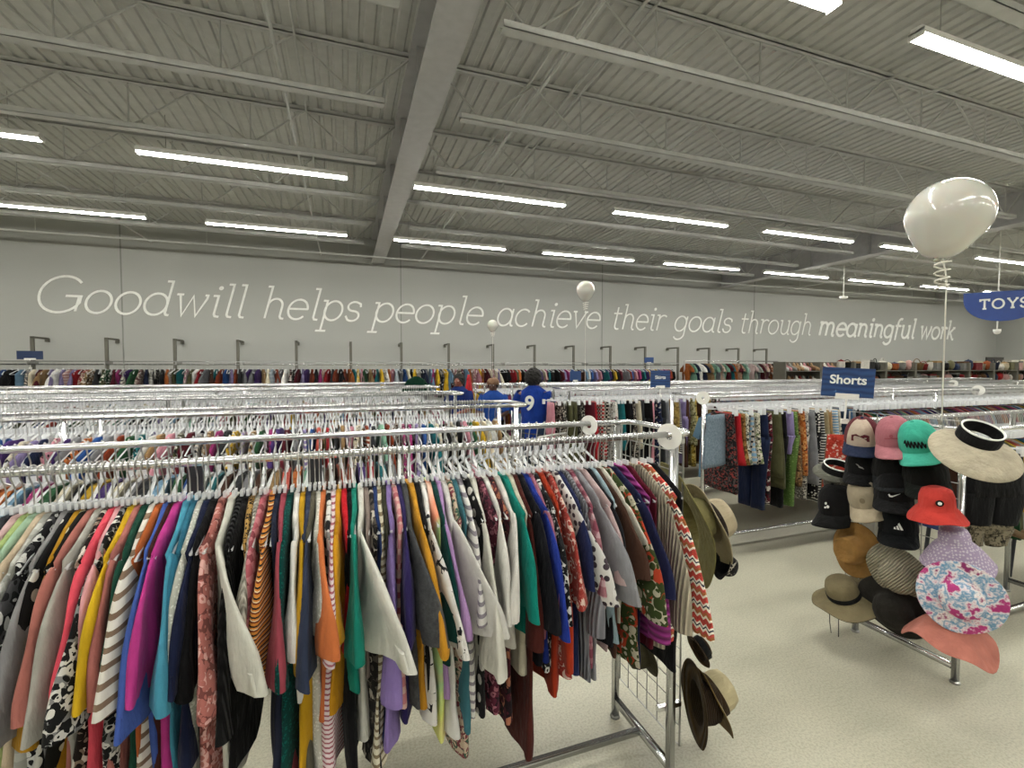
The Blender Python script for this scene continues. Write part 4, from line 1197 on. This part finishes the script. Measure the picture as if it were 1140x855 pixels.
cap_hat('plain black cap under the mint green cap', 1030, 530, 2.98, .15, .3, .1, F_('plain','#171817'), F_('plain','#1d201e'), 1.3)
cap_hat('black cap with tiny white pins, left of the beige cap', 934, 565, 3.0, -.5, .3, .1, F_('plain','#1b1a1b'), F_('plain','#181818'), 1.4, None, logo_marks([circ(.01,.012,.005),circ(.018,-.002,.006),circ(.005,-.006,.004)], WHT, 'pins'))
cap_hat('beige cap with small round emblem in the middle of the grid', 966, 556, 2.96, -.05, .35, .28, F_('plain','#b3a68e'), F_('plain','#bfb198'), 1.25, None, logo_marks([circ(0,0,.012)], F_('plain','#8d8069'), 'emblem'))
cap_hat('black cap with white swoosh mark, right of the beige cap', 995, 549, 2.95, 0, .25, .0, BLK, BLK, 1.2, None, logo_marks([swoosh], WHT, 'emblem', .03))
cap_hat('black cap with white three bar mark, lowest cap', 1000, 586, 2.98, 0, .25, 0, F_('plain','#17191b'), F_('plain','#17191b'), 1.2, None, logo_marks(bars, WHT, 'emblem'))

def disc_hat(name, label, cat, px, py, X, yaw, tilt, roll, mode, Rb, rc, hc, droop, mat, band=None, under=None, wave=.0, seed=1, scale=1.0, soft=False, cords=False, thick=.005, sy=.92):
    r = hat_frame(name, label, cat, px, py, X, yaw, tilt, roll, mode, scale)
    rng = random.Random(seed); p = rng.uniform(0,6)
    wob = (lambda t, rr: wave*max(0,rr-rc)/(Rb-rc)*math.sin(2*t+p)+wave*.3*max(0,rr-rc)/(Rb-rc)*math.sin(5*t)) if wave else None
    b = MB(); pr = []
    m = 7
    for i in range(m+1): u = i/m; pr.append((Rb+(rc-Rb)*u, -droop*(1-u)**1.3+thick))
    if soft: pr += [(rc*.98,hc*.3),(rc*.95,hc*.6),(rc*.82,hc*.88),(rc*.5,hc),(.001,hc*1.02)]
    else: pr += [(rc*.97,hc*.35),(rc*.92,hc*.75),(rc*.85,hc*.95),(rc*.72,hc),(rc*.3,hc*.93),(.001,hc*.9)]
    b.lathe(pr, 44, wob=wob, sy=sy)
    b.build('crown_and_brim', mat, r, True)
    b = MB(); pr = []
    for i in range(m+1): u = i/m; pr.append((Rb+(rc-Rb)*u*1.02, -droop*(1-u)**1.3))
    pr += [(rc*.92,hc*.6),(rc*.7,hc*.9),(.001,hc*.85)]
    b.lathe(pr, 44, wob=wob, sy=sy)
    pr3 = [(Rb,-droop+thick),(Rb+.003,-droop+thick*.5),(Rb,-droop)]; b.lathe(pr3, 44, wob=wob, sy=sy)
    b.build('lining', under or mat, r, True)
    if band:
        b = MB(); b.lathe([(rc+.002,thick+.002),(rc+.003,thick+.004),(rc*.985+.004,thick+.028),(rc*.98+.001,thick+.03)], 40, sy=sy); b.build('hat_band', band, r, True)
    if cords:
        # chin cord hangs straight down in the world whatever the tilt of the hat
        inv = r.matrix_world.inverted()
        for s in (0,1):
            q = r.matrix_world @ Vector((rc*.3,-rc*.9+s*.05,0)); base_ = Vector(q)
            pts = [base_, base_+Vector((.0,.0,-.06)), base_+Vector((0.01-.0*s,.004,-.14)), base_+Vector((.005-.012*s,-.01,-.2-.03*s))]
            b = MB(); b.tube([inv @ v for v in pts], .0025, 6); b.build('chin_cord', BLK, r, True)
    return r
straw = lambda h, sc=1.0: F_('cable', h, scale=2.2*sc)
disc_hat('felt_hat','tan brown felt hat with round crown below the black cap', 'hat', 952, 612, 2.97, -.55, -.08, 0, 'disc', .165,.09,.1,.012, F_('plain','#a47c45'), None, F_('plain','#7d5c30'), .012, 3)
disc_hat('sun_hat','khaki wide brimmed hat with black band and chin cord', 'hat', 940, 663, 2.93, .35, .2, .38, 'cap', .2,.1,.115,.022, F_('plain','#8c8062'), BLK, F_('plain','#4f4a3a'), .03, 5, 1, True, True)
disc_hat('sun_hat','dark brown cloth hat at the bottom beside the khaki hat', 'hat', 996, 676, 3.0, -.2, .25, .5, 'disc', .185,.1,.1,.02, F_('plain','#35322f'), None, None, .012, 8, 1.05, True)
disc_hat('bucket_hat','cream woven hat with folded brim in the lower middle', 'hat', 1001, 640, 2.96, -.25, .1, .9, 'disc', .165,.092,.1,.03, F_('ribbed','#d2c8ae',scale=1.2), None, None, .03, 2, 1.05, True, sy=.75)
disc_hat('bucket_hat','coral red bucket hat with small dark round emblem', 'hat', 1043, 565, 2.86, .1, .12, .06, 'cap', .132,.083,.108,.055, F_('plain','#d8483f'), None, None, .012, 4, .98, True)
r_ = hat_frame('emblem_tmp','tmp tmp tmp tmp','x',1040,563,2.94,.1,.3,.1,'cap'); 
bpy.data.objects.remove(r_); LABELS.pop('tmp tmp tmp tmp')
_cor = [o for o in bpy.data.objects if o.get('label','').startswith('coral red')][0]
b = MB(); b.lathe([(.001,.004),(.014,.004),(.017,0)], 16); o = b.build('emblem', BLK, _cor, True); o.matrix_local = Matrix.Translation((.081,0,.052)) @ Matrix.Rotation(PI/2-.1, 4, 'Y')
b = MB(); b.lathe([(.001,.005),(.008,.005),(.009,.003)], 12); o = b.build('emblem', WHT, _cor, True); o.matrix_local = Matrix.Translation((.0815,0,.052)) @ Matrix.Rotation(PI/2-.1, 4, 'Y')
disc_hat('bucket_hat','lilac bucket hat with small white flowers', 'hat', 1063, 604, 2.93, .1, .12, .12, 'cap', .165,.075,.08,.135, F_('dotted','#b3a1bd','#ded6e2',2.4), None, None, .02, 6, .95, True)
disc_hat('sun_hat','pink blue and white tie dye hat, largest round one', 'hat', 1070, 666, 2.84, .0, .1, .1, 'disc', .182,.095,.06,.01, F_('tiedye','#b0407c'), None, None, .012, 9, 1.0, True, sy=.92)
disc_hat('sun_hat','pale pink floppy hat lowest on the grid', 'hat', 1055, 693, 2.92, .1, .08, .04, 'cap', .2,.09,.07,.085, F_('plain','#cc8272'), None, None, .05, 12, 1.0, True)

# visors
def visor(label, px, py, X, yaw, tilt, roll, R0, ext, brimmat, bandmat, scale=1.0, h=.045):
    r = hat_frame('sun_visor', label, 'visor', px, py, X, yaw, tilt, roll, 'cap', scale)
    n = 40; m = 6; vs = []; fs = []
    for lay in (0,-.004):
        for i in range(m+1):
            for k in range(n+1):
                a = math.radians(-112+224*k/n); u = i/m
                e = ext*(.12+.88*max(0,math.cos(a*.8))**.7)*u
                vs.append(((R0+e)*math.cos(a), (R0*.95+e*1.05)*math.sin(a), -.42*e*e/ext - .12*e + lay))
    q = (m+1)*(n+1)
    for i in range(m):
        for k in range(n):
            a0 = i*(n+1)+k; fs += [(a0,a0+1,a0+n+2,a0+n+1),(q+a0,q+a0+n+1,q+a0+n+2,q+a0+1)]
    for k in range(n): a0 = m*(n+1)+k; fs.append((a0,a0+1,q+a0+1,q+a0))
    b = MB(); b.add(vs, fs); b.build('brim', brimmat, r, True)
    b = MB()
    b.lathe([(R0+.003,-.004),(R0+.004,h*.5),(R0-.002,h),(R0-.006,h),(R0-.004,h*.5),(R0-.004,-.004)], 40, sy=.95); b.build('band', bandmat, r, True)
    b = MB(); b.lathe([(R0-.001,h),(R0+.001,h+.005),(R0-.005,h+.008),(R0-.008,h)], 40, sy=.95); b.build('trim', WHT, r, True)
    return r
visor('huge cream sun visor with wide black band, top right of grid', 1088, 489, 2.93, .0, .42, -.3, .088, .145, F_('plain','#cfc5ae'), BLK, 1.0, .055)
visor('black visor with grey mesh, left edge of the cap rows', 932, 524, 3.0, -.9, .0, -.35, .085, .05, F_('plain','#6f6f66'), BLK, 1.0, .04)
_ = disc_hat('sun_hat','grey patterned soft cap hanging below the black visor','hat', 932, 538, 3.02, -.7, .4, 0,'disc', .09,.075,.06,.01, F_('lace','#7d7b70','#5f5d54'), None, None, .004, 3, 1.0, True)

# hats on the end of the nearest rack (crowns point away over the aisle)
def end_hat(label, pos, zdir, Rb, rc, hc, droop, mat, under, band=None, wave=.01, seed=2, soft=True, thick=.005, name='sun_hat'):
    r = disc_hat(name, label, 'hat', 800, 600, 1.6, 0, 0, 0, 'disc', Rb, rc, hc, droop, mat, band, under, wave, seed, 1.0, soft, False, thick)
    z = Vector(zdir).normalized(); x = Vector((0,0,1)) - z*z.z; x.normalize(); y = z.cross(x)
    r.matrix_world = Matrix.Translation(pos) @ Matrix((x,y,z)).transposed().to_4x4()
    return r
end_hat('brown woven straw hat hanging low on the grid', onX(775,782,1.43), (.93,-.36,.02), .17,.09,.1,.01, straw('#4e3a22'), straw('#54401f'), None, .004, 3)
end_hat('cream straw hat with brown edged brim, outermost low on grid', onX(790,776,1.52), (.88,-.1,.42), .165,.09,.11,.012, F_('plain','#cdc09a'), F_('plain','#7a6238'), F_('plain','#3a2a1a'), .01, 4)
end_hat('small brown straw hat just above the cream straw hat', onX(777,724,1.46), (.9,-.1,.4), .075,.05,.05,.004, straw('#5a4326'), straw('#5a4326'), BLK, .003, 5)
end_hat('big olive green floppy hat with black ribbon beside the sweater', onX(768,580,1.5), (.93,-.33,.25), .29,.1,.1,.03, F_('plain','#8b8459'), F_('plain','#87804f'), BLK, .02, 6)
end_hat('beige hat with dark edging behind the olive floppy hat', onX(789,582,1.62), (.9,-.15,.35), .2,.1,.11,.02, F_('plain','#bcae92'), F_('plain','#c0b394'), F_('plain','#2a2320'), .012, 7)
end_hat('black printed cap lowest behind the beige hat', onX(805,628,1.66), (.8,-.2,-.3), .07,.05,.06,.01, F_('floral','#1a1a1a','#2a2a2a','#b9b3a5'), BLK, None, .004, 8)
end_hat('dark sun hat hanging inside the grid near the rack foot', onX(717,722,1.30), (-.9,.2,-.2), .12,.08,.09,.01, F_('plain','#4b4632'), F_('plain','#4b4632'), None, .006, 9)
# ------------------------------------------------------------------ low items at the right edge
def shorts_item():
    p = onY(1108, 503, 1.55)
    r = empty('shorts', (p.x, p.y, p.z+.14), -.35); tag(r, 'black shorts with white price tag at the right edge', 'shorts')
    b = pants_mesh(random.Random(3), .4, False, .175); b.build('shorts_body', BLK, r, True)
    b = MB(); b.box(-.035,.035,-.036,-.033,-.29,-.22); o = b.build('price_tag', WHT, r); o.rotation_euler = (0,.45,0)
    hanger(p.x, p.y+.0, p.z+.14, -.35, 'clear clip hanger holding the black shorts', None, True)
shorts_item()
p = onY(1098, 560, 1.75); r = use_mesh('shorts', pants_mesh(random.Random(9), .32, False, .19).mesh('garment'), F_('floral','#8f8570','#5b5444','#2b2822'), None, (p.x,p.y,p.z+.2), (0,0,-.3)); tag(r, 'mottled tan patterned shorts showing below the black shorts', 'shorts')
p = onY(935, 484, 2.6); r = use_mesh('skirt', pants_mesh(random.Random(4), .52, True, .1).mesh('garment'), F_('printed','#c14234','#e6c4b4','#a63226'), None, (p.x,p.y,p.z+.15), (0,0,-.6)); tag(r, 'coral red printed skirt beside the trucker cap', 'skirt')
for me_ in bpy.data.meshes:
    if me_.name.startswith('garment'): me_.polygons.foreach_set('use_smooth',[True]*len(me_.polygons))
def bench():
    r = empty('low_bench', (4.75, 2.2, 0), -.15); tag(r, 'low blue bench with grey legs under the shorts, right edge', 'bench')
    b = MB(); b.box(-.5,.6,-.16,.16,.5,.53); b.build('seat', plain('blue_vinyl','#1f2f63',.5), r)
    for x in (-.4,.5):
        for y in (-.12,.12):
            b = MB(); b.tube([(x,y,.5),(x-.06,y,0)], .014, 8); b.build('leg', M['dark_metal'], r)
bench()
def shoe_mb(L=.27, h=.07, heel=False):
    b = MB(); rings = []
    for i in range(13):
        s = i/12; w = .036*(.75+.5*math.sin(s*PI*.9+.25))*(1 if 0<i<12 else .35)
        z = h*(1-.55*s) + (.02 if s < .2 else 0)
        if i == 12: z = h*.3
        rings.append([(L*s, w*math.cos(2*PI*k/12), max(0,z*.5+z*.5*math.sin(2*PI*k/12))) for k in range(12)])
    b.loft(rings); return b
sh = shoe_mb().mesh('upper'); sh.polygons.foreach_set('use_smooth',[True]*len(sh.polygons))
for k in range(2):
    o = use_mesh('shoe', sh, F_('plain','#8a7355'), None, (4.6+.09*k, 2.1+.02*k, .531), (0,0,-2.0)); tag(o, 'tan shoe on the low blue bench, %s of the pair' % ('left','right')[k], 'shoe')

# ------------------------------------------------------------------ shoes and housewares on shelves at the back right
def shelves():
    rng = random.Random(44)
    Ys = 10.9
    bx = Xat(868, Ys); ex = Xat(1150, Ys)
    n = 9; w = (ex-bx)/n
    up = MB(); up.box(-.02,.02,-.22,.22,0,1.9)
    upm = up.mesh('shelf_end')
    bk = box(.02,w-.02,.2,.22,.05,1.9).mesh('back_panel')
    pm_ = plain('brown_pegboard','#5a5046',.8)
    bd = MB(); bd.box(.02,w-.02,-.22,.22,0,.025); bdm = bd.mesh('shelf_board')
    for i in range(n):
        r = empty('shelf_unit', (bx+i*w, Ys, 0)); tag(r, 'grey shelf unit at the back right, %s from left, holding goods' % ORD[i], 'shelf')
        use_mesh('shelf_end', upm, M['post'], r); use_mesh('shelf_end', upm, M['post'], r, (w-.045,0,0)); use_mesh('back_panel', bk, pm_, r)
        for z in (.3,.75,1.2,1.6): use_mesh('shelf_board', bdm, M['post'], r, (0,0,z))
    # shoes, first two units, three visible tiers
    sx = Xat(930, Ys)
    shoecols = [('tan','#9a7d5c'),('brown','#5c3f2b'),('black','#222'+'222'),('pink','#b57f84'),('white','#d2cec3'),('grey','#7f7f7a'),('red','#8e3030'),('silver','#aeb0ae')]
    for ti, z in enumerate((1.225,1.625)):
        k = 0; x = bx+.1
        prev = 'shelf end'
        while x < sx:
            nm, hx = shoecols[rng.randrange(8)]
            lab = '%s shoe on the %s shoe shelf, %s along, after a %s one' % (nm, ('lower','upper')[ti], ORD[min(19,k)] if k < 20 else 'far', prev)
            if lab in LABELS: nm, hx = shoecols[(k*3) % 8]; lab = '%s shoe on the %s shoe shelf, %s along, after the %s one' % (nm, ('lower','upper')[ti], ORD[k % 20] if k < 20 else 'near end', prev)
            if lab in LABELS: x += .13; continue
            o = use_mesh('shoe', sh, F_('plain',hx), None, (x, Ys+.05, z), (0,0,-PI/2+rng.uniform(-.3,.3)), (1,1.3,2.9)); tag(o, lab, 'shoe'); prev = nm
            x += .15+rng.uniform(-.02,.03); k += 1
    # goods
    def box_item(w_, d, h): 
        b = MB(); b.box(-w_/2,w_/2,-d/2,d/2,0,h*.82); l = MB(); l.box(-w_/2-.006,w_/2+.006,-d/2-.006,d/2+.006,h*.8,h); return ('storage_box', b, [('lid', l)])
    def basket(R, h):
        b = MB(); b.lathe([(.001,0),(R*.75,0),(R,h*.75),(R*1.05,h*.8),(R*.98,h*.78),(R*.72,.02),(.001,.02)], 18)
        hd = MB(); hd.tube([(R*math.cos(t), 0, h*.75+R*.8*math.sin(t)) for t in [PI*i/12 for i in range(13)]], .012, 6); return ('basket', b, [('handle', hd)])
    def bag(w_, h):
        b = MB(); b.loft([[(u*w_/2*k, v*.08*k2, z) for u,v in ((-1,-1),(1,-1),(1,1),(-1,1))] for k,k2,z in ((.9,1,0),(1,1.2,h*.4),(.85,.6,h*.72))])
        hd = MB(); hd.tube([(w_*.3*math.cos(t), 0, h*.7+w_*.35*math.sin(t)) for t in [PI*i/10 for i in range(11)]], .012, 6); return ('handbag', b, [('handle', hd)])
    def cushion(w_, h):
        b = MB(); n = 16; rings = []
        for i in range(9):
            s = i/8; k = math.sin(PI*s)**.4 if 0 < s < 1 else .1
            rings.append([(math.copysign(abs(math.cos(2*PI*j/n))**.6,math.cos(2*PI*j/n))*w_/2*k, math.sin(2*PI*j/n)*.1*k, h*s) for j in range(n)])
        b.loft(rings); pp = MB(); pp.tube([(-w_*.4,0,h*.03),(w_*.4,0,h*.03)], .008, 5); return ('cushion', b, [('piping', pp)])
    def pot(R, h):
        b = MB(); b.lathe([(.001,0),(R*.7,0),(R,h*.4),(R*.9,h*.75),(R*.95,h*.8),(R*.85,h*.8),(R*.8,.1),(.001,.05)], 18)
        l = MB(); l.lathe([(R*.95,h*.8),(R*.5,h*.92),(.02,h*.95),(.02,h),(.001,h)], 16); return ('pot', b, [('lid', l)])
    gc = [('cream','#cbbfa4'),('tan','#a07f55'),('brown','#5e4028'),('dark red','#6e2226'),('red','#a32a2a'),('black','#1e1e1e'),('white','#cfcbc1'),('navy','#2b3650'),('olive','#67654a'),('rust','#8a4a2a'),('pink','#c39a94'),('grey','#7c7c78')]
    x1 = Xat(1150, Ys)
    for ti, z in enumerate((1.225,1.625)):
        x = sx+.1; k = 0; prev = 'shoe'
        while x < x1-.3:
            t = rng.randrange(5); wd = rng.uniform(.24,.42); hh = rng.uniform(.26,.34) if ti == 0 else rng.uniform(.28,.42)
            nm, b, subs = (box_item(wd,.28,hh), basket(wd/2,hh*.9), bag(wd,hh*1.1), cushion(wd,hh), pot(wd/2*.8,hh))[t]
            if ti == 1 and x < sx+2.2: cn, hx = gc[5 if k % 3 else 6]
            else: cn, hx = gc[rng.randrange(len(gc))]
            lab = '%s %s on %s back shelf, %s along, right of a %s' % (cn, nm.replace('_',' '), ('lower','upper')[ti], ORD[k] if k < 20 else ('twenty '+ORD[k-20] if k < 40 else 'last'), prev)
            if lab in LABELS: x += .2; continue
            r = empty(nm, (x+wd/2, Ys, z), rng.uniform(-.2,.2)); tag(r, lab, nm.replace('_',' '))
            mt = F_('plain' if t in (0,2,4) else 'cable', hx, scale=1.5) if t in (1,) else F_('plain',hx)
            b.build('body', mt, r, t != 0)
            for sn, sb in subs: sb.build(sn, F_('plain', gc[(k*5+3) % 12][1]) if sn == 'lid' else mt, r)
            prev = nm.replace('_',' '); x += wd+.015; k += 1
    b = MB(); b.box(-.8,.8,-.02,.02,0,.5); o = b.build('framed_picture', plain('dark_frame','#2c2b29',.5)); o.location = onY(1113, 412, 11.3); o.location.z = 1.925
    bb = MB(); bb.box(-.74,.74,-.03,-.02,.05,.45); bb.build('picture', plain('dark_print','#3a3937',.6), o)
    o.location.y = 10.95; o.location.z = 1.626; o.location.x = Xat(1112,10.95); o.scale = (.7,1,1)
    o.location.y = 11.08
    tag(o, 'wide dark framed picture standing on the upper back shelf', 'picture')
shelves()

# ------------------------------------------------------------------ people
def skinned(name, joints, edges, mat, parent=None, sub=2):
    """joints: name -> (x,y,z,r)"""
    ks = list(joints); idx = {k:i for i,k in enumerate(ks)}
    me = bpy.data.meshes.new(name); me.from_pydata([joints[k][:3] for k in ks], [(idx[a],idx[b]) for a,b in edges], [])
    o = bpy.data.objects.new(name, me); COL.objects.link(o)
    o.modifiers.new('skin','SKIN'); sv = me.skin_vertices[0].data
    for i,k in enumerate(ks):
        r = joints[k][3]; sv[i].radius = r if isinstance(r, tuple) else (r, r)
    sv[0].use_root = True
    s = o.modifiers.new('sub','SUBSURF'); s.levels = sub; s.render_levels = sub
    dg = bpy.context.evaluated_depsgraph_get(); dg.update()
    m2 = bpy.data.meshes.new_from_object(o.evaluated_get(dg)); m2.name = name
    bpy.data.objects.remove(o); m2.materials.clear(); m2.materials.append(mat)
    m2.polygons.foreach_set('use_smooth',[True]*len(m2.polygons))
    o = bpy.data.objects.new(name, m2); COL.objects.link(o)
    if parent is not None: o.parent = parent
    return o
def ellips(mb, c, r, n=18, m=12, seed=None, bump_=0):
    rng = random.Random(seed or 1); vs = []; fs = []
    for i in range(m+1):
        t = PI*i/m
        for k in range(n):
            a = 2*PI*k/n; q = 1+ (rng.uniform(-bump_,bump_) if 0<i<m else 0)
            vs.append((c[0]+r[0]*q*math.sin(t)*math.cos(a), c[1]+r[1]*q*math.sin(t)*math.sin(a), c[2]+r[2]*q*math.cos(t)))
    for i in range(m):
        for k in range(n): fs.append((i*n+k,i*n+(k+1)%n,(i+1)*n+(k+1)%n,(i+1)*n+k))
    mb.add(vs, fs)
def person(loc, rz, label, shirt, trousers, skin, hair, S=1.0, number=None, arms='relaxed', headturn=0.0, headwrap=None, hairR=1.0):
    """front is local +y; figure stands on z=0; 1.70 m tall at S=1"""
    r = empty('person', loc, rz); r.scale = (S,S,S); tag(r, label, 'person')
    J = {'pelvis':(0,0,.93,.13),'waist':(0,0,1.08,.12),'chest':(0,0,1.28,.135),'upper':(0,-.01,1.39,.1),'neck':(0,0,1.47,.055),'head':(0,.01,1.56,.075),'top':(0,.01,1.64,.07),
         'hipL':(-.09,0,.88,.085),'kneeL':(-.1,.01,.48,.058),'ankL':(-.1,-.01,.08,.038),'toeL':(-.11,.14,.035,.03),
         'hipR':(.09,0,.88,.085),'kneeR':(.1,.01,.48,.058),'ankR':(.1,-.01,.08,.038),'toeR':(.11,.14,.035,.03)}
    E = [('pelvis','waist'),('waist','chest'),('chest','upper'),('upper','neck'),('neck','head'),('head','top')]
    for s, n in ((-1,'L'),(1,'R')):
        E += [('pelvis','hip'+n),('hip'+n,'knee'+n),('knee'+n,'ank'+n),('ank'+n,'toe'+n)]
        if arms == 'reach' and s < 0: el, wr = (-.3,.06,1.16), (-.26,.3,1.12)
        elif arms == 'reach': el, wr = (.3,-.02,1.1), (.27,.2,1.0)
        else: el, wr = (s*.26,.03,1.12), (s*.2,.26,1.08)
        J['sh'+n] = (s*.18,-.01,1.38,.062); J['el'+n] = (*el,.042); J['wr'+n] = (*wr,.028)
        d = (Vector(wr)-Vector(el)).normalized(); w = Vector(wr)
        J['pm'+n] = (*(w+d*.05),(.034,.018))
        E += [('upper','sh'+n),('sh'+n,'el'+n),('el'+n,'wr'+n),('wr'+n,'pm'+n)]
        side = d.cross(Vector((0,0,1))).normalized()
        for f in range(4):
            off = side*(-.03+.02*f); l = (.032,.042,.045,.036)[f]
            a = w+d*.085+off; b_ = a+d*l; c_ = b_+d*l*.6+Vector((0,0,-.022))
            for q, pnt in zip('abc',(a,b_,c_)): J['f%d%s%s' % (f,q,n)] = (*pnt,.0088)
            E += [('pm'+n,'f%da%s' % (f,n)),('f%da%s' % (f,n),'f%db%s' % (f,n)),('f%db%s' % (f,n),'f%dc%s' % (f,n))]
        th = w+d*.025-side*s*.035; J['ta'+n] = (*th,.01); J['tb'+n] = (*(th+d*.03-side*s*.018),.0095)
        E += [('wr'+n,'ta'+n),('ta'+n,'tb'+n)]
    body = skinned('body', J, E, skin, r)
    hd = MB(); ellips(hd, (0,0,0), (.074,.095,.112), 24, 16)
    hd.v = [(x*(1-.18*max(0,-z/.112)), y+(.012 if (abs(x)<.016 and y>.07 and -.035<z<.015) else 0), z) for x,y,z in hd.v]
    ho = hd.build('face', skin, r, True); ho.location = (0,.01,1.58); ho.rotation_euler = (0,0,headturn)
    for s in (-1,1):
        e = MB(); ellips(e, (s*.076,-.005,-.005), (.012,.02,.032), 8, 8); e.build('ear', skin, ho, True)
        e = MB(); ellips(e, (s*.03,.086,.012), (.008,.005,.005), 10, 8); e.build('eye', WHT, ho, True)
    e = MB(); e.loft([[(.011*math.cos(t)*k, .092+dy+.006*math.sin(t)*k, z) for t in [2*PI*i/8 for i in range(8)]] for k,dy,z in ((.5,-.004,.018),(.9,.008,-.012),(1.2,.012,-.024),(.6,.0,-.032))]); e.build('nose', skin, ho, True)
    e = MB(); ellips(e, (0,.082,-.052), (.024,.01,.007), 10, 6); e.build('mouth', plain('lips','#5a2e28',.5), ho, True)
    h = MB(); ellips(h, (0,-.02,.035), (.105*hairR,.105*hairR,.11*hairR), 26, 18, 5, .05); h.build('hair', hair, ho, False)
    if headwrap:
        e = MB(); ellips(e, (0,-.015,.06), (.11,.115,.085), 20, 12, 3, .03); e.build('head_wrap', headwrap, ho, True)
    # shirt: torso shell with sleeves, as one garment
    t = MB(); n = 24
    prof = [(.82,.17,.13),(.93,.175,.135),(1.08,.165,.125),(1.24,.19,.135),(1.36,.205,.13),(1.43,.175,.118),(1.475,.11,.095),(1.505,.066,.068)]
    t.loft([[(rx*math.cos(2*PI*k/n), ry*math.sin(2*PI*k/n)+.004*math.sin(k*2.1+z*20), z) for k in range(n)] for z,rx,ry in prof], cap=False)
    for s, nm in ((-1,'L'),(1,'R')):
        a = Vector(J['sh'+nm][:3]); b_ = Vector(J['el'+nm][:3]); d = (b_-a)
        t.tube([a-d*.12, a+d*.1, a+d*.55, a+d*.92], [.07,.08,.078,.074], 14, cap=False)
    t.build('jersey', shirt, r, True)
    t = MB(); 
    for s in (-1,1):
        t.loft([[(s*(.08+.02*(1-z/.95))+rx*math.cos(2*PI*k/n), rx*math.sin(2*PI*k/n), z) for k in range(n)] for z,rx in ((.06,.062),(.48,.08),(.8,.115),(.98,.115))], cap=False)
    t.build('trousers', trousers, r, True)
    for s in (-1,1):
        o = use_mesh('shoe_upper', sh, M['dark_metal'], r, (s*.11,-.08,0), (0,0,PI/2))
    if number:
        q = text_mb(number, .26, .003, .006); q.v = [(x-.01, y-.137-.0, z+1.27) for x,y,z in q.v]; q.build('number', WHT, r)
    return r
HR = M['hair']
person((2.33, 5.72, 0), -.72, 'person in blue number 9 jersey seen from behind', M['jersey'], F_('denim','#26344e','#3c4c68'), M['skin'], HR, 1.0, '9', 'reach', -.25, None, 1.12)
_p = onY(549, 431, 7.2); person((_p.x, 7.2, 0), 2.6, 'person in blue shirt wearing a tan head covering', F_('plain','#2a53a8'), BLK, plain('brown_skin','#4d3126',.5), HR, .915, None, 'relaxed', 0, F_('plain','#8f6f58'), .95)
_p = onY(511, 424, 7.5); person((_p.x, 7.5, 0), 2.3, 'person in dark blue top with reddish face, farthest left', F_('plain','#1c2f6e'), BLK, plain('reddish_brown_skin','#7c4638',.5), HR, .955, None, 'relaxed', .2, None, .98)
# dark green jacket sticking out above a far rack
p = onY(463, 426, 7.75); o = use_mesh('jacket', TOPS[2], F_('plain','#143a2a'), None, (p.x, 7.72, p.z+.2), (0,0,.1), (.8,2.2,.9)); tag(o, 'dark green jacket hanging above a far left rack', 'jacket')
p = onY(528, 430, 8.2); o = use_mesh('jacket', TOPS[5], F_('plain','#b0202a'), None, (p.x, 8.6, p.z+.3), (0,0,1.2), (1,2.0,.9)); tag(o, 'red jacket hanging near the two farther people', 'jacket')

# shopping cart in front of the person in the jersey
def cart():
    p = onY(569, 462, 5.2)
    r = empty('shopping_cart', (p.x, 5.0, 0), .5); tag(r, 'dark wire shopping cart beside the person in the jersey', 'cart')
    b = MB()
    for z, e in ((.55,.0),(.75,.04),(.95,.08)):
        b.tube([(-.22-e,-.4,z),(.22+e,-.4,z),(.22+e,.4,z),(-.22-e,.4,z)], .006, 6, closed=True)
    for k in range(9):
        y = -.4+.1*k
        for s in (-1,1): b.tube([(s*.22,y,.55),(s*.3,y,.95)], .004, 5)
    for k in range(5):
        x = -.2+.1*k; b.tube([(x,-.4,.55),(x,.4,.55)], .004, 5); 
        for yy in (-.4,.4): b.tube([(x,yy,.55),(x*1.35,yy,.95)], .004, 5)
    b.build('basket', M['dark_metal'], r)
    b = MB(); b.tube([(-.24,-.5,1.02),(.24,-.5,1.02)], .014, 8); b.tube([(-.24,-.5,1.02),(-.22,-.36,.6),(-.22,-.4,.14)], .01, 6); b.tube([(.24,-.5,1.02),(.22,-.36,.6),(.22,-.4,.14)], .01, 6)
    b.tube([(-.22,-.4,.16),(-.2,.42,.16),(.2,.42,.16),(.22,-.4,.16)], .01, 6, closed=True); b.tube([(-.21,.3,.16),(-.21,.3,.56)], .01, 6); b.tube([(.21,.3,.16),(.21,.3,.56)], .01, 6)
    b.build('cart_frame', M['brushed'], r)
    for x in (-.2,.2):
        for y in (-.36,.38):
            w_ = MB(); w_.tube([(x-.012,y,.06),(x+.012,y,.06)], .06, 16); w_.build('wheel', M['dark_metal'], r, True)
cart()
